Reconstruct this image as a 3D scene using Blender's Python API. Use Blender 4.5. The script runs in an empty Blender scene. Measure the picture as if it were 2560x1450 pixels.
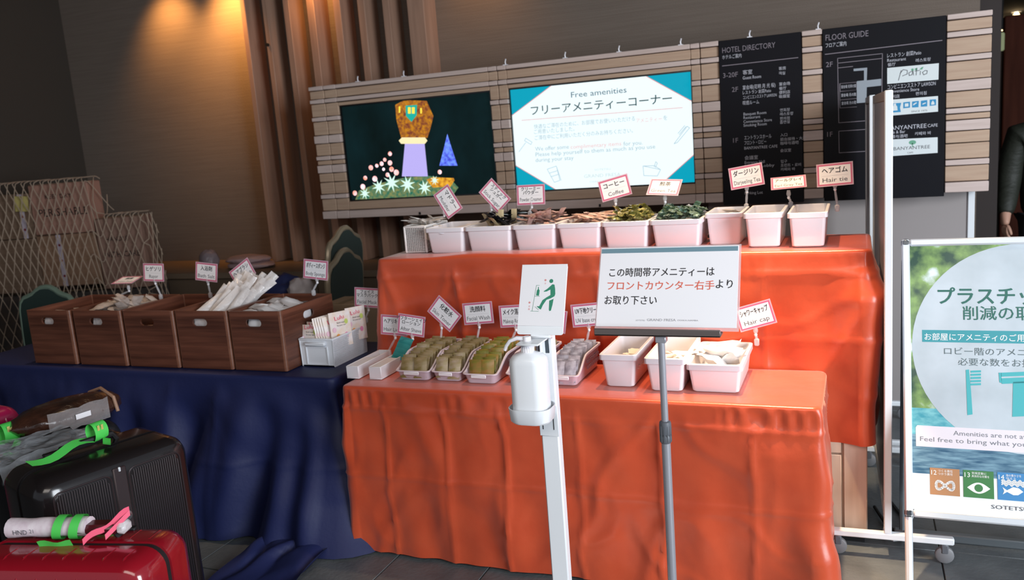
import bpy, math, random
from mathutils import Vector, Matrix, noise
sc = bpy.context.scene
COL = sc.collection
rnd = random.Random(11)
pi = math.pi
def rad(a): return math.radians(a)
def lin(h):
    h = h.lstrip('#'); v = [int(h[i:i+2], 16)/255 for i in (0, 2, 4)]
    return tuple(c/12.92 if c <= .04045 else ((c+.055)/1.055)**2.4 for c in v)

# ---------------------------------------------------------------- camera
cd = bpy.data.cameras.new('camera'); cam = bpy.data.objects.new('camera', cd); COL.objects.link(cam)
yaw, pitch, roll = rad(22.66), rad(10.1), rad(-4.43)
fw = Vector((-math.sin(yaw)*math.cos(pitch), math.cos(yaw)*math.cos(pitch), -math.sin(pitch)))
r0 = Vector((math.cos(yaw), math.sin(yaw), 0)); u0 = r0.cross(fw)
rr = r0*math.cos(roll)+u0*math.sin(roll); uu = u0*math.cos(roll)-r0*math.sin(roll)
m3 = Matrix((rr, uu, -fw)).transposed()
cam.matrix_world = Matrix.Translation((0, 0, 1.61)) @ m3.to_4x4()
cd.sensor_width = 36; cd.lens = 2110/2560*36; cd.clip_start = .05; cd.clip_end = 100
cd.dof.use_dof = True; cd.dof.focus_distance = 2.75; cd.dof.aperture_fstop = 3.4
sc.camera = cam
# ---------------------------------------------------------------- world, lights, exposure
sc.view_settings.view_transform = 'Standard'; sc.view_settings.look = 'None'
sc.view_settings.gamma = 1; sc.view_settings.use_curve_mapping = False
sc.view_settings.exposure = 0.0
w = bpy.data.worlds.new('world'); sc.world = w; w.use_nodes = True
w.node_tree.nodes['Background'].inputs[0].default_value = (.80, .88, 1, 1)
w.node_tree.nodes['Background'].inputs[1].default_value = .34
def area(name, loc, target, sx, sy, power, color):
    l = bpy.data.lights.new(name, 'AREA'); l.shape = 'RECTANGLE'; l.size = sx; l.size_y = sy
    l.energy = power; l.color = color
    o = bpy.data.objects.new(name, l); COL.objects.link(o); o.location = loc
    o.rotation_euler = (Vector(target)-Vector(loc)).to_track_quat('-Z', 'Y').to_euler()
    return o
def spot(name, loc, target, power, color, angle, blend=.6, size=.06):
    l = bpy.data.lights.new(name, 'SPOT'); l.energy = power; l.color = color
    l.spot_size = rad(angle); l.spot_blend = blend; l.shadow_soft_size = size
    o = bpy.data.objects.new(name, l); COL.objects.link(o); o.location = loc
    o.rotation_euler = (Vector(target)-Vector(loc)).to_track_quat('-Z', 'Y').to_euler()
    return o
DAY = (.86, .93, 1.0); WARM = (1.0, .60, .28)
area('entrance_daylight', (4.5, -.2, 2.0), (-.8, 3.0, .8), 2.6, 2.8, 430, DAY)
area('lobby_ceiling_light', (-.6, -.6, 3.1), (-.9, 2.8, .5), 3.0, 1.6, 68, (1, .93, .86))
# warm downlights in the ceiling: washing the back wall, and over the amenity tables
for k, (x, p) in enumerate(((-4.36, 105), (-4.98, 46), (-3.5, 26), (-2.3, 12))):
    spot('wall_downlight', (x, 5.13, 2.98), (x, 5.45, 2.58), p, (1, .46, .12), 98, 1, .05)
for k, (x, y, p, a) in enumerate(((-.62, 3.35, 170, 44), (-.28, 2.93, 560, 23), (-1.15, 3.3, 70, 48), (-3.4, 3.05, 70, 48), (.0, 3.4, 60, 40))):
    spot('table_downlight', (x, y, 3.1), (x+.02, y, 0), p, (1, .72, .45), a, .5, .04)

# ---------------------------------------------------------------- materials
MATS = {}
def mat(name, color, rough=.5, metal=0, spec=.5, bump=None, var=None, emit=0, alpha=1, trans=0, coat=0, sheen=0, aniso=0):
    if name in MATS: return MATS[name]
    m = bpy.data.materials.new(name); m.use_nodes = True; MATS[name] = m
    nt = m.node_tree; b = nt.nodes['Principled BSDF']
    c = lin(color)
    b.inputs['Base Color'].default_value = (*c, 1); b.inputs['Roughness'].default_value = rough
    b.inputs['Metallic'].default_value = metal; b.inputs['Specular IOR Level'].default_value = spec
    b.inputs['Alpha'].default_value = alpha; b.inputs['Transmission Weight'].default_value = trans
    b.inputs['Coat Weight'].default_value = coat; b.inputs['Coat Roughness'].default_value = .1
    b.inputs['Sheen Weight'].default_value = sheen
    if emit:
        b.inputs['Emission Color'].default_value = (*c, 1); b.inputs['Emission Strength'].default_value = emit
        b.inputs['Base Color'].default_value = (.01, .01, .01, 1); b.inputs['Specular IOR Level'].default_value = .1
    if bump or var:
        tc = nt.nodes.new('ShaderNodeTexCoord')
    def nz(scale, detail=4):
        mp = nt.nodes.new('ShaderNodeMapping'); nt.links.new(tc.outputs['Object'], mp.inputs[0])
        mp.inputs['Scale'].default_value = scale if isinstance(scale, tuple) else (scale,)*3
        n = nt.nodes.new('ShaderNodeTexNoise'); n.inputs['Scale'].default_value = 1; n.inputs['Detail'].default_value = detail
        nt.links.new(mp.outputs[0], n.inputs['Vector']); return n
    if var:   # (scale, second colour)
        n = nz(var[0]); r = nt.nodes.new('ShaderNodeValToRGB')
        r.color_ramp.elements[0].position = .35; r.color_ramp.elements[1].position = .68
        r.color_ramp.elements[0].color = (*c, 1); r.color_ramp.elements[1].color = (*lin(var[1]), 1)
        nt.links.new(n.outputs['Fac'], r.inputs[0]); nt.links.new(r.outputs[0], b.inputs['Base Color'])
        if emit: nt.links.new(r.outputs[0], b.inputs['Emission Color'])
    if bump:  # (scale, strength)
        n = nz(bump[0]); bp = nt.nodes.new('ShaderNodeBump'); bp.inputs['Strength'].default_value = bump[1]; bp.inputs['Distance'].default_value = .01
        nt.links.new(n.outputs['Fac'], bp.inputs['Height']); nt.links.new(bp.outputs[0], b.inputs['Normal'])
    return m
WALNUT = mat('walnut', '4a281c', .42, var=((1.6, 1.6, 34), '774735'), bump=((3, 3, 120), .12))
PLANK_T = mat('tan_plank', 'c0a48c', .6, var=((4, 4, 60), 'b4967f'))
PLANK_P = mat('pale_plank', 'd2beb6', .6, var=((4, 4, 60), 'c6b1a8'))
FIN = mat('oak_fin', 'ac8873', .55, var=((30, 30, 2), '9d7a66'))
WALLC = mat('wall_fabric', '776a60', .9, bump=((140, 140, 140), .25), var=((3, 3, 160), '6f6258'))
WALLD = mat('wall_side_shaded', '3d362f', .9, bump=((140, 140, 140), .2))  # side wall colour darkened to carry the light's falloff at this end
ORANGE = mat('orange_satin', 'cb512e', .30, spec=.5, sheen=.25, bump=((26, 26, 26), .10), var=((7, 7, 7), 'c24826'))
NAVY = mat('navy_cloth', '1f2650', .55, spec=.35, sheen=.0, bump=((60, 60, 60), .08))
WHITE = mat('white_plastic', 'ece9ee', .32, coat=.15)
WHITEP = mat('white_paint_metal', 'eceff2', .3, coat=.2)
PAPER = mat('white_paper', 'f3f1f4', .55)
LILAC = mat('lilac_translucent', 'd7c6d2', .3, alpha=.72)
CLEAR = mat('clear_plastic', 'f4f2f6', .12, alpha=.34)
CLEARW = mat('clear_white_film', 'f3eef0', .2, alpha=.62, bump=((40, 40, 40), .5))
FILM = mat('crinkled_film', 'dfe6ee', .1, alpha=.3, bump=((34, 34, 34), 1.0))
PINK = mat('pink_border', 'cf5f83', .5)
INK = mat('ink', '1b1b22', .6)
INKG = mat('grey_ink', '55565c', .6)
REDINK = mat('red_ink', 'e0664f', .6)
ALU = mat('aluminium', 'dfe5ea', .3, metal=.25)
ALUD = mat('dull_grey_metal', '7f878c', .4, metal=.6)
GREY = mat('grey_pole', 'a3a3aa', .3, metal=.35)
DARKG = mat('dark_grey_plastic', '5d6066', .45)
CARD = mat('cardboard', '8f6f5a', .85, var=((3, 3, 50), '86674f'))
CARD2 = mat('brown_cardboard', '7b6350', .85, var=((3, 3, 50), '6f5846'))
BLACK = mat('gloss_black', '0d0d0f', .22, coat=.3)
GUN = mat('gunmetal_shell', '3a3032', .33, metal=.35)
RUBBER = mat('black_rubber', '151517', .6)
RED = mat('red_shell', '8d0f1f', .16, coat=.8)
GREEN = mat('green_tag', '55d35c', .45)
SKIN = mat('skin', 'c89a84', .5)
DARKP = mat('black_sign', '121218', .5, spec=.15)
CREAM = mat('cream', 'e8dfd0', .5)
TEAL = mat('teal_print', '3f8f86', .5)

# ---------------------------------------------------------------- mesh helpers
class MB:
    def __init__(s): s.v = []; s.f = []; s.mi = []; s.cur = 0; s.M = Matrix()
    def add(s, vs, fs):
        b = len(s.v); s.v += [s.M @ Vector(p) for p in vs]
        s.f += [tuple(i+b for i in f) for f in fs]; s.mi += [s.cur]*len(fs); return s
    def box(s, x0, x1, y0, y1, z0, z1):
        return s.add([(x, y, z) for x in (x0, x1) for y in (y0, y1) for z in (z0, z1)],
                     [(0, 1, 3, 2), (4, 6, 7, 5), (0, 4, 5, 1), (2, 3, 7, 6), (0, 2, 6, 4), (1, 5, 7, 3)])
    def rbox(s, x0, x1, y0, y1, z0, z1, b=.004):
        cx, cy = (x0+x1)/2, (y0+y1)/2; w, d = x1-x0, y1-y0
        b = min(b, w*.45, d*.45, (z1-z0)*.45)
        def ring(i, z): return [(cx+p[0], cy+p[1], z) for p in rrect(w-2*i, d-2*i, max(b-i, 1e-4), 1)]
        return s.loft([ring(b, z0), ring(0, z0+b), ring(0, z1-b), ring(b, z1)])
    def loft(s, rings, cap0=True, cap1=True, closed=True):
        n = len(rings[0]); vs = [p for r in rings for p in r]; fs = []
        for k in range(len(rings)-1):
            for i in range(n if closed else n-1):
                j = (i+1) % n; fs.append((k*n+i, k*n+j, (k+1)*n+j, (k+1)*n+i))
        if cap0: fs.append(tuple(reversed(range(n))))
        if cap1: fs.append(tuple(range((len(rings)-1)*n, len(rings)*n)))
        return s.add(vs, fs)
    def tube(s, pts, r, n=8, caps=True, closed=False):
        pts = [Vector(p) for p in pts]; rs = r if isinstance(r, (list, tuple)) else [r]*len(pts)
        rings = []; N = len(pts); up = None
        for i, p in enumerate(pts):
            a = pts[(i-1) % N] if (i or closed) else p; c = pts[(i+1) % N] if (i < N-1 or closed) else p
            t = (c-a).normalized()
            if up is None: up = Vector((0, 0, 1)) if abs(t.z) < .9 else Vector((1, 0, 0))
            x = t.cross(up).normalized(); y = x.cross(t); up = y
            rings.append([p+(x*math.cos(2*pi*k/n)+y*math.sin(2*pi*k/n))*rs[i] for k in range(n)])
        if closed: rings.append(rings[0]); caps = False
        return s.loft(rings, caps, caps)
    def lathe(s, prof, n=20, c=(0, 0, 0)):
        return s.loft([[(c[0]+r*math.cos(2*pi*k/n), c[1]+r*math.sin(2*pi*k/n), c[2]+z) for k in range(n)] for r, z in prof])
    def plate(s, poly, y0, y1):
        """polygon in the XZ plane, thickness along Y"""
        n = len(poly)
        vs = [(x, y0, z) for x, z in poly]+[(x, y1, z) for x, z in poly]
        fs = [tuple(range(n)), tuple(reversed(range(n, 2*n)))]+[(i, (i+1) % n, n+(i+1) % n, n+i) for i in range(n)]
        return s.add(vs, fs)
    def flat(s, poly, y): return s.add([(x, y, z) for x, z in poly], [tuple(range(len(poly)))])
    def rect(s, x0, z0, x1, z1, y): return s.flat([(x0, z0), (x1, z0), (x1, z1), (x0, z1)], y)
    def ringrect(s, x0, z0, x1, z1, t, y0, y1):
        for a in ((x0, x1, z0, z0+t), (x0, x1, z1-t, z1), (x0, x0+t, z0+t, z1-t), (x1-t, x1, z0+t, z1-t)): s.box(a[0], a[1], y0, y1, a[2], a[3])
        return s
    def stroke(s, pts, wd, y):
        """flat stroke of width wd along pts (XZ)"""
        for (a, b) in zip(pts[:-1], pts[1:]):
            dx, dz = b[0]-a[0], b[1]-a[1]; l = math.hypot(dx, dz) or 1e-6; nx, nz = -dz/l*wd/2, dx/l*wd/2
            ex, ez = dx/l*wd*.3, dz/l*wd*.3
            s.flat([(a[0]-ex+nx, a[1]-ez+nz), (a[0]-ex-nx, a[1]-ez-nz), (b[0]+ex-nx, b[1]+ez-nz), (b[0]+ex+nx, b[1]+ez+nz)], y)
        return s
    def disc(s, x, z, r, y, n=16, rz=None):
        rz = rz or r
        return s.flat([(x+r*math.cos(2*pi*k/n), z+rz*math.sin(2*pi*k/n)) for k in range(n)], y)
    def grid(s, P, thick=False):
        nu, nv = len(P), len(P[0])
        return s.add([p for r in P for p in r], [(i*nv+j, (i+1)*nv+j, (i+1)*nv+j+1, i*nv+j+1) for i in range(nu-1) for j in range(nv-1)])
    def mesh(s, name, mats, smooth=40):
        me = bpy.data.meshes.new(name); me.from_pydata(s.v, [], s.f)
        for m in (mats if isinstance(mats, (list, tuple)) else [mats]): me.materials.append(m)
        if any(s.mi): me.polygons.foreach_set('material_index', s.mi)
        if smooth:
            me.polygons.foreach_set('use_smooth', [True]*len(s.f)); me.set_sharp_from_angle(angle=rad(smooth))
        me.update(); return me
    def build(s, name, mats, parent=None, smooth=40, loc=None):
        return link(name, s.mesh(name, mats, smooth), parent, loc)
def link(name, me, parent=None, loc=None, rot=None):
    o = bpy.data.objects.new(name, me); COL.objects.link(o)
    if parent is not None: o.parent = parent
    if loc is not None: o.location = loc
    if rot is not None: o.rotation_euler = rot
    return o
def rrect(w, d, r, k=4, cx=0, cy=0):
    r = min(r, w/2-1e-5, d/2-1e-5); out = []
    for q, (sx, sy) in enumerate(((1, 1), (-1, 1), (-1, -1), (1, -1))):
        for i in range(k+1):
            a = q*pi/2+i/k*pi/2
            out.append((cx+sx*(w/2-r)+r*math.cos(a), cy+sy*(d/2-r)+r*math.sin(a)))
    return out
def thing(name, label, cat, loc=(0, 0, 0), rz=0, group=None, tilt=0, ry=0):
    o = bpy.data.objects.new(name, None); COL.objects.link(o)
    o.matrix_world = Matrix.Translation(loc) @ Matrix.Rotation(rz, 4, 'Z') @ Matrix.Rotation(tilt, 4, 'X') @ Matrix.Rotation(ry, 4, 'Y')
    o.empty_display_size = .05
    o['label'] = label; o['category'] = cat
    if group: o['group'] = group
    return o
def tag(o, label, cat, group=None, kind=None):
    o['label'] = label; o['category'] = cat
    if group: o['group'] = group
    if kind: o['kind'] = kind
    return o
def struct(o):
    o['kind'] = 'structure'; return o
def glyphs(mb, s, x, z, size, w=None, y=0, align='L', ang=0, shear=0, bold=0):
    c = bpy.data.curves.new('t', 'FONT'); c.body = s; c.resolution_u = 2
    o = bpy.data.objects.new('t', c); me = bpy.data.meshes.new_from_object(o)
    vs = [v.co.copy() for v in me.vertices]; fs = [tuple(p.vertices) for p in me.polygons]
    bpy.data.objects.remove(o); bpy.data.curves.remove(c); bpy.data.meshes.remove(me)
    if not vs: return
    x0 = min(v.x for v in vs); x1 = max(v.x for v in vs)
    sx = size if w is None else w/(x1-x0)
    W = (x1-x0)*sx; off = {'L': 0, 'C': -W/2, 'R': -W}[align]
    ca, sa = math.cos(ang), math.sin(ang); out = []
    for v in vs:
        px, pz = (v.x-x0)*sx+off+shear*v.y*size, v.y*size
        out.append((x+px*ca-pz*sa, y, z+px*sa+pz*ca))
    for k, (dx, dz) in enumerate(((0, 0), (1, 0), (-1, 0), (0, .7), (0, -.7)) if bold else ((0, 0),)):   # heavier face: the glyph laid over itself
        mb.add([(p[0]+dx*bold*size, p[1]-k*.00002, p[2]+dz*bold*size) for p in out], fs)
def text(parent, lines, m, y=0, name='lettering', bold=0):
    """lines: (string, x, z baseline, em size, width or None[, align]) on the XZ plane, read from -Y"""
    for l in lines:
        mb = MB(); glyphs(mb, l[0], l[1], l[2], l[3], l[4] if len(l) > 4 else None, y, l[5] if len(l) > 5 else 'L', bold=bold)
        o = mb.build(name, m, parent, smooth=0)
    return o
def shear_noise(p): return noise.noise(Vector(p))

# ================================================================ setting
fb = struct(MB().box(-9, 7, -6, 16, -.06, -.012).build('floor', mat('tile_joint', '4a4e50', .8)))
TILE = mat('stone_tile', '63686a', .45, var=((9, 9, 9), '555a5d'), bump=((60, 60, 60), .2))
tile_me = MB().rbox(0, .394, 0, .796, -.02, 0, .002).mesh('tile', TILE)
for i in range(-17, 9):
    for j in range(-2, 8):
        x, y = .277+i*.398, 3.232-.8+(j-1)*.8
        if x > -6.4 and (y > 1.0 or x > -3): link('tile', tile_me, fb, (x, y, rnd.uniform(-.0012, 0)))
wb = struct(MB().box(-6.3, .625, 5.45, 5.6, 0, 3.3).build('wall_back', WALLC))
for x, wd in ((-4.29, .042), (-4.09, .04), (-3.905, .05), (-3.70, .06), (-3.475, .056), (-3.275, .056), (-3.075, .052), (-2.88, .125)):
    MB().rbox(x*.974, x*.974+wd, 5.27, 5.45, .821, 3.2, .003).build('slat', FIN, wb)
MB().lathe([(0, 0), (.012, 0), (.012, .012), (0, .012)], 12).build('peg', RUBBER, wb).matrix_local = Matrix.Translation((-3.97, 5.268, 2.42)) @ Matrix.Rotation(pi/2, 4, 'X')
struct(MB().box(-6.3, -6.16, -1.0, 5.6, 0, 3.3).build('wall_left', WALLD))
struct(MB().box(-6.3, .625, -3.0, 5.6, 3.2, 3.3).build('ceiling', mat('ceiling_paint', '5d544b', .9)))
# ledge along the back wall, faced with three panels
lg = struct(MB().rbox(-6.16, -.8, 4.80, 5.45, .775, .82, .004).build('trim_1', mat('ledge_wood', '7d6a58', .5, var=((3, 40, 40), '736150'))))
for k in range(4): MB().rbox(-6.15+k*1.34, -6.15+k*1.34+1.33, 4.83, 4.85, .02, .772, .002).build('panel', mat('ledge_panel', '6c5b4b', .6), lg)
struct(MB().box(-6.16, -.8, 4.86, 5.45, 0, .774).build('trim_2', mat('ledge_core', '2c241f', .9)))
wl = struct(MB().box(-.8, .53, 4.96, 5.02, 0, 1.22).build('wall_low', mat('grey_wall', 'a09896', .8)))
MB().rbox(.53, .562, 4.95, 5.03, 0, 1.22, .003).build('edge_strip', WHITEP, wl)
# dark corridor behind the board
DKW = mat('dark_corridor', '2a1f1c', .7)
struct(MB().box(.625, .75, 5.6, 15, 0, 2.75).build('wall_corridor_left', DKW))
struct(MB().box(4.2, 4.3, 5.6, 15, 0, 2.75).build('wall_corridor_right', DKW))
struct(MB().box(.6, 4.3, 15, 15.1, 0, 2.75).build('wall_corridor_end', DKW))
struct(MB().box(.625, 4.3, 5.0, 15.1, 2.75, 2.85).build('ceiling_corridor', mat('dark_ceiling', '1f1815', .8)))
pw = struct(MB().rbox(1.23, 1.44, 9.0, 9.12, 0, 2.36, .01).build('door_1', mat('red_brown_wood', '4f281c', .7, spec=.1, var=((20, 20, 2), '3f1d14'))))
MB().rbox(1.21, 1.46, 8.99, 9.13, 0, .12, .004).build('kick_plate', DKW, pw)
MB().tube([(1.41, 8.97, .95), (1.41, 8.97, 1.25)], .012, 8).build('handle', ALU, pw)
for k, (x, y) in enumerate(((2.0315, 14.2047), (1.9446, 14.5112), (1.9961, 15.7894), (1.9306, 13.1628))):
    t = thing('ceiling_light', ('third', 'second', 'first', 'fourth')[k]+' small warm corridor light counted outwards from the slatted board', 'light', (x, y, 2.75), group='corridor downlights')
    MB().lathe([(0, -.13), (.05, -.13), (.075, -.09), (.02, -.02), (.02, 0)], 16).build('bulb', mat('lamp_glow', 'ffd9a0', emit=7), t)
    MB().lathe([(.02, -.012), (.06, -.012), (.06, 0), (.02, 0), (.02, -.012)], 16).build('rim', ALU, t)
t = thing('wall_lamp', 'slim pale green lantern hanging in the dark corridor', 'lamp', (1.2093, 9, 2.1427))
MB().rbox(-.022, .022, -.02, .02, -.085, .075, .01).build('shade', mat('green_glow', 'a3ad86', emit=.55), t)
MB().tube([(0, 0, .1), (0, 0, .45)], .008).build('cord', RUBBER, t)

# ================================================================ directory board
YB = 4.80
bd = thing('directory_board', 'long wooden slatted directory board with two screens and black panels', 'board', (0, YB, 0))
for a, b in ((-3.325, -3.13), (-2.05, -1.93), (-.842, .60)):
    MB().box(a, b, .03, .10, 1.175, 2.04).build('backing', mat('board_gap', '2b211b', .8), bd)
MB().box(-3.325, .60, .075, .10, 1.175, 2.04).build('backing', mat('board_gap', '2b211b'), bd)
for x in (-2.9, -1.5, -.55, .35): MB().box(x, x+.06, .10, (.16 if x > -.8 else .63), 1.86, 1.9).build('bracket', ALUD, bd)
rows = [('P', .025), ('T', .05), ('P', .025), ('T', .08), ('P', .025), ('T', .085), ('P', .05), ('T', .075), ('P', .025), ('T', .026), ('P', .05), ('T', .055), ('T', .075), ('P', .027), ('T', .076), ('P', .05)]
gap = (.872-sum(r[1] for r in rows))/len(rows)
SEG = [(-3.335, -3.225, 0), (-3.222, -3.127, 0), (-3.127, -2.049, 1), (-2.049, -1.992, 0), (-1.989, -1.931, 0), (-1.931, -.842, 1), (-.842, -.792, 0), (-.789, -.690, 0), (-.266, -.166, 0), (.408, .604, 0)]
def plank(x0, x1, z0, z1, k):
    proud = .012 if k == 'P' else 0
    MB().rbox(x0+.0008, x1-.0008, -proud, .04, z0, z1, .0025).build('plank', PLANK_P if k == 'P' else PLANK_T, bd)
z = 2.045
S0, S1 = 1.287, 1.908
for k, h in rows:
    z1, z0 = z, z-h
    for a, b, scr in SEG:
        if not scr: plank(a, b, z0, z1, k)
    for a, b in ((-3.127, -2.049), (-1.931, -.842)):
        if z0 > S1: plank(a, b, z0, z1, k)
        elif z1 > S1: plank(a, b, S1+.001, z1, k)
        elif z1 < S0: plank(a, b, z0, z1, k)
        elif z0 < S0: plank(a, b, z0, S0-.001, k)
    z = z0-gap
for x in (-2.9669, -2.6303, -1.9388, -1.5637, -1.2436, -0.8952, -0.5285, -0.1851):
    mb = MB().box(x-.012, x+.012, 0, .03, 2.045, 2.05); mb.tube([(x, .015, 2.048), (x-.002, .015, 2.065), (x+.004, .012, 2.082)], .004, 6)
    mb.build('hook', WHITE, bd)
for x in (-2.5943, -1.3988):
    MB().box(x-.006, x+.006, -.017, -.01, 1.1893-.008, 1.1893+.008).build('screw', RUBBER, bd)

# ---- screens
def E(n, c, s=1.0): return mat('screen_'+n, c, emit=s)
def display(name, label, x0, x1):
    t = thing(name, label, 'screen', (0, YB, 0))
    MB().ringrect(x0, S0, x1, S1, .008, .012, .03).build('bezel', BLACK, t)
    MB().box(x0, x1, .03, .07, S0, S1).build('housing', RUBBER, t)
    return t
d1 = display('picture_screen', 'wall screen showing a night scene with a lit lantern tower and flowers', -3.125, -2.051)
YP = .026
MB().rect(-3.117, S0+.008, -2.059, S1-.008, YP).build('screen_panel', mat('screen_night', '0c1f22', emit=1, var=((3, 1, 2), '07100f')), d1, smooth=0)
def flats(name, m, polys, y, par=d1):
    for p in polys: MB().flat(p, y).build(name, m, par, smooth=0)
flats('tower', E('lavender', 'b9aef0', 1.1), [[(-2.5338, 1.4181), (-2.721, 1.4283), (-2.6722, 1.653), (-2.5354, 1.6434)]], YP-.0004)
flats('lantern_head', mat('screen_amber', 'b8791e', emit=.85, var=((60, 60, 60), '6a2d2a')), [[(-2.5111, 1.6591), (-2.699, 1.6725), (-2.7208, 1.7867), (-2.7186, 1.881), (-2.6495, 1.9047), (-2.4926, 1.8861), (-2.455, 1.7902), (-2.4822, 1.7187)]], YP-.0004)
flats('lantern_window', E('teal', '1fb5a5'), [[(-2.6134, 1.7658), (-2.6492, 1.8058), (-2.6449, 1.8698), (-2.5623, 1.8677), (-2.572, 1.8045)]], YP-.0006)
flats('lantern_light', E('yellow', 'ffe04a', 1.2), [[(-2.6333, 1.8194), (-2.6289, 1.8586), (-2.6091, 1.8569), (-2.6134, 1.8178)], [(-2.6049, 1.8171), (-2.6006, 1.8562), (-2.5808, 1.8545), (-2.5851, 1.8155)], [(-2.6985, 1.8297), (-2.6939, 1.869), (-2.6825, 1.868), (-2.687, 1.8288)], [(-2.5456, 1.8122), (-2.5419, 1.8463), (-2.5307, 1.8454), (-2.5344, 1.8113)]], YP-.0008)
flats('lantern_collar', E('cream', 'f3e2b0', 1.2), [[(-2.5319, 1.6233), (-2.7033, 1.6351), (-2.7183, 1.6562), (-2.693, 1.6745), (-2.5277, 1.6627), (-2.5129, 1.6418)]], YP-.0008)
flats('cone_light', mat('screen_blue', '6a8cf2', emit=1.1, var=((50, 50, 50), '3d3fb5')), [[(-2.3172, 1.4732), (-2.4449, 1.4807), (-2.3997, 1.5945), (-2.3694, 1.6735), (-2.3499, 1.5911)]], YP-.0004)
mb = MB()
for (x, z), r in (((-2.792, 1.5777), 7), ((-2.8348, 1.5422), 6), ((-2.7989, 1.5196), 8), ((-2.8615, 1.5182), 7), ((-2.7918, 1.4783), 8), ((-2.759, 1.4559), 9), ((-2.9451, 1.4974), 8), ((-2.8987, 1.5076), 6), ((-2.9956, 1.4328), 7), ((-2.8255, 1.4443), 7), ((-2.9239, 1.4238), 9), ((-2.8509, 1.4817), 5), ((-3.021, 1.3767), 9), ((-3.0875, 1.3379), 8), ((-2.4462, 1.4408), 7)):
    MB().disc(x, z, r*.0021, YP-.0006, 10).build('light_dot', mat('screen_pinkwhite', 'ffe6f2', emit=1.15, var=((30, 30, 30), 'f08a6a')), d1, smooth=0)
mb = MB()
for (x, z), r in (((-2.802, 1.3916), 24), ((-2.6859, 1.3753), 22), ((-2.9002, 1.3707), 20), ((-2.5641, 1.3488), 19), ((-3.0113, 1.3317), 16), ((-2.4883, 1.3904), 12)):
    p = []
    for k in range(16): p.append((x+(r if k % 2 == 0 else r*.33)*.0027*math.cos(k*pi/8+.2), z+(r if k % 2 == 0 else r*.33)*.0027*math.sin(k*pi/8+.2)))
    MB().flat(p, YP-.0009-.00005*x).build('star_flower', E('palegreen', 'd3f5e6', 1.2), d1, smooth=0)
flats('foliage', mat('screen_foliage', '1c6a58', emit=.8, var=((40, 40, 40), '8a8a52')), [[(-2.325, 1.337), (-2.3875, 1.2697), (-3.0938, 1.2881), (-3.0548, 1.3522), (-2.9283, 1.3877), (-2.7163, 1.4178), (-2.5418, 1.4236), (-2.3751, 1.3945)]], YP-.0003)
flats('gold_glow', mat('screen_gold', 'e0a632', emit=1, var=((45, 45, 45), '9a5a1c')), [[(-2.3483, 1.3831), (-2.38, 1.3447), (-2.5071, 1.346), (-2.5445, 1.3985), (-2.5003, 1.4112), (-2.3524, 1.3982)]], YP-.0005)

d2 = display('notice_screen', 'bright wall screen with teal corners announcing free amenities', -1.933, -.840)
MB().rect(-1.925, S0+.008, -.848, S1-.008, YP).build('screen_panel', E('white', 'eefcff', 1.08), d2, smooth=0)
TQ = E('turquoise', '00a8c4', .95)
xl, xr, zb, zt = -1.925, -.848, S0+.008, S1-.008
cor = [[(xl, zt), (xl, 1.7515), (-1.6671, zt)], [(xr, zt), (-1.0975, zt), (xr, 1.7401)],
       [(xl, zb), (-1.6824, zb), (xl, 1.4499)], [(xr, zb), (xr, 1.4479), (-1.0382, zb)]]
flats('corner', TQ, cor, YP-.0003, d2)
mb = MB()
for a in cor: MB().stroke([a[1], a[2]], .004, YP-.0005).build('pink_line', E('salmon', 'e8a0a2', 1), d2, smooth=0)
MB().stroke([(-1.8659, 1.7168), (-0.9023, 1.7106)], .003, YP-.0005).build('pink_line', E('salmon', 'e8a0a2', 1), d2, smooth=0)
text(d2, [('Free amenities', -1.5467, 1.8219, .046, 0.3315)], E('slate', '3f6478'), YP-.0005)
text(d2, [('フリーアメニティーコーナー', -1.8027, 1.7447, .062, 0.8436)], E('deepteal', '0e3f45'), YP-.0005, bold=.008)
text(d2, [('快適なご滞在のために、お部屋でお使いいただける', -1.7909, 1.6618, .030, 0.6164),
          ('を', -1.0123, 1.6517, .030),
          ('ご用意いたしました。', -1.7931, 1.6314, .030, 0.2539),
          ('ご滞在中にご利用いただく分のみお持ちください。', -1.7909, 1.5959, .030, 0.6017),
          ('We offer some', -1.7932, 1.53, .034, 0.213), ('for you.', -1.249, 1.5238, .034, 0.1116),
          ('Please help yourself to them as much as you use', -1.7934, 1.4968, .034, 0.7282),
          ('during your stay', -1.7959, 1.4637, .034, 0.2407)], E('paleslate', 'a9c3cf'), YP-.0005)
text(d2, [('アメニティー', -1.1677, 1.6484, .030, 0.1481), ('complimentary items', -1.5697, 1.527, .034, 0.3079)], E('palered', 'f3c0c0'), YP-.0005)
text(d2, [('GRAND FRESA', -1.4974, 1.3522, .028, 0.2217), ('SOTETSU', -1.4311, 1.3906, .016, 0.0962), ('OSAKA-NAMBA', -1.4646, 1.3224, .016, 0.1568)], E('palegrey', 'cfe0e2'), YP-.0005)
mb = MB()
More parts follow.
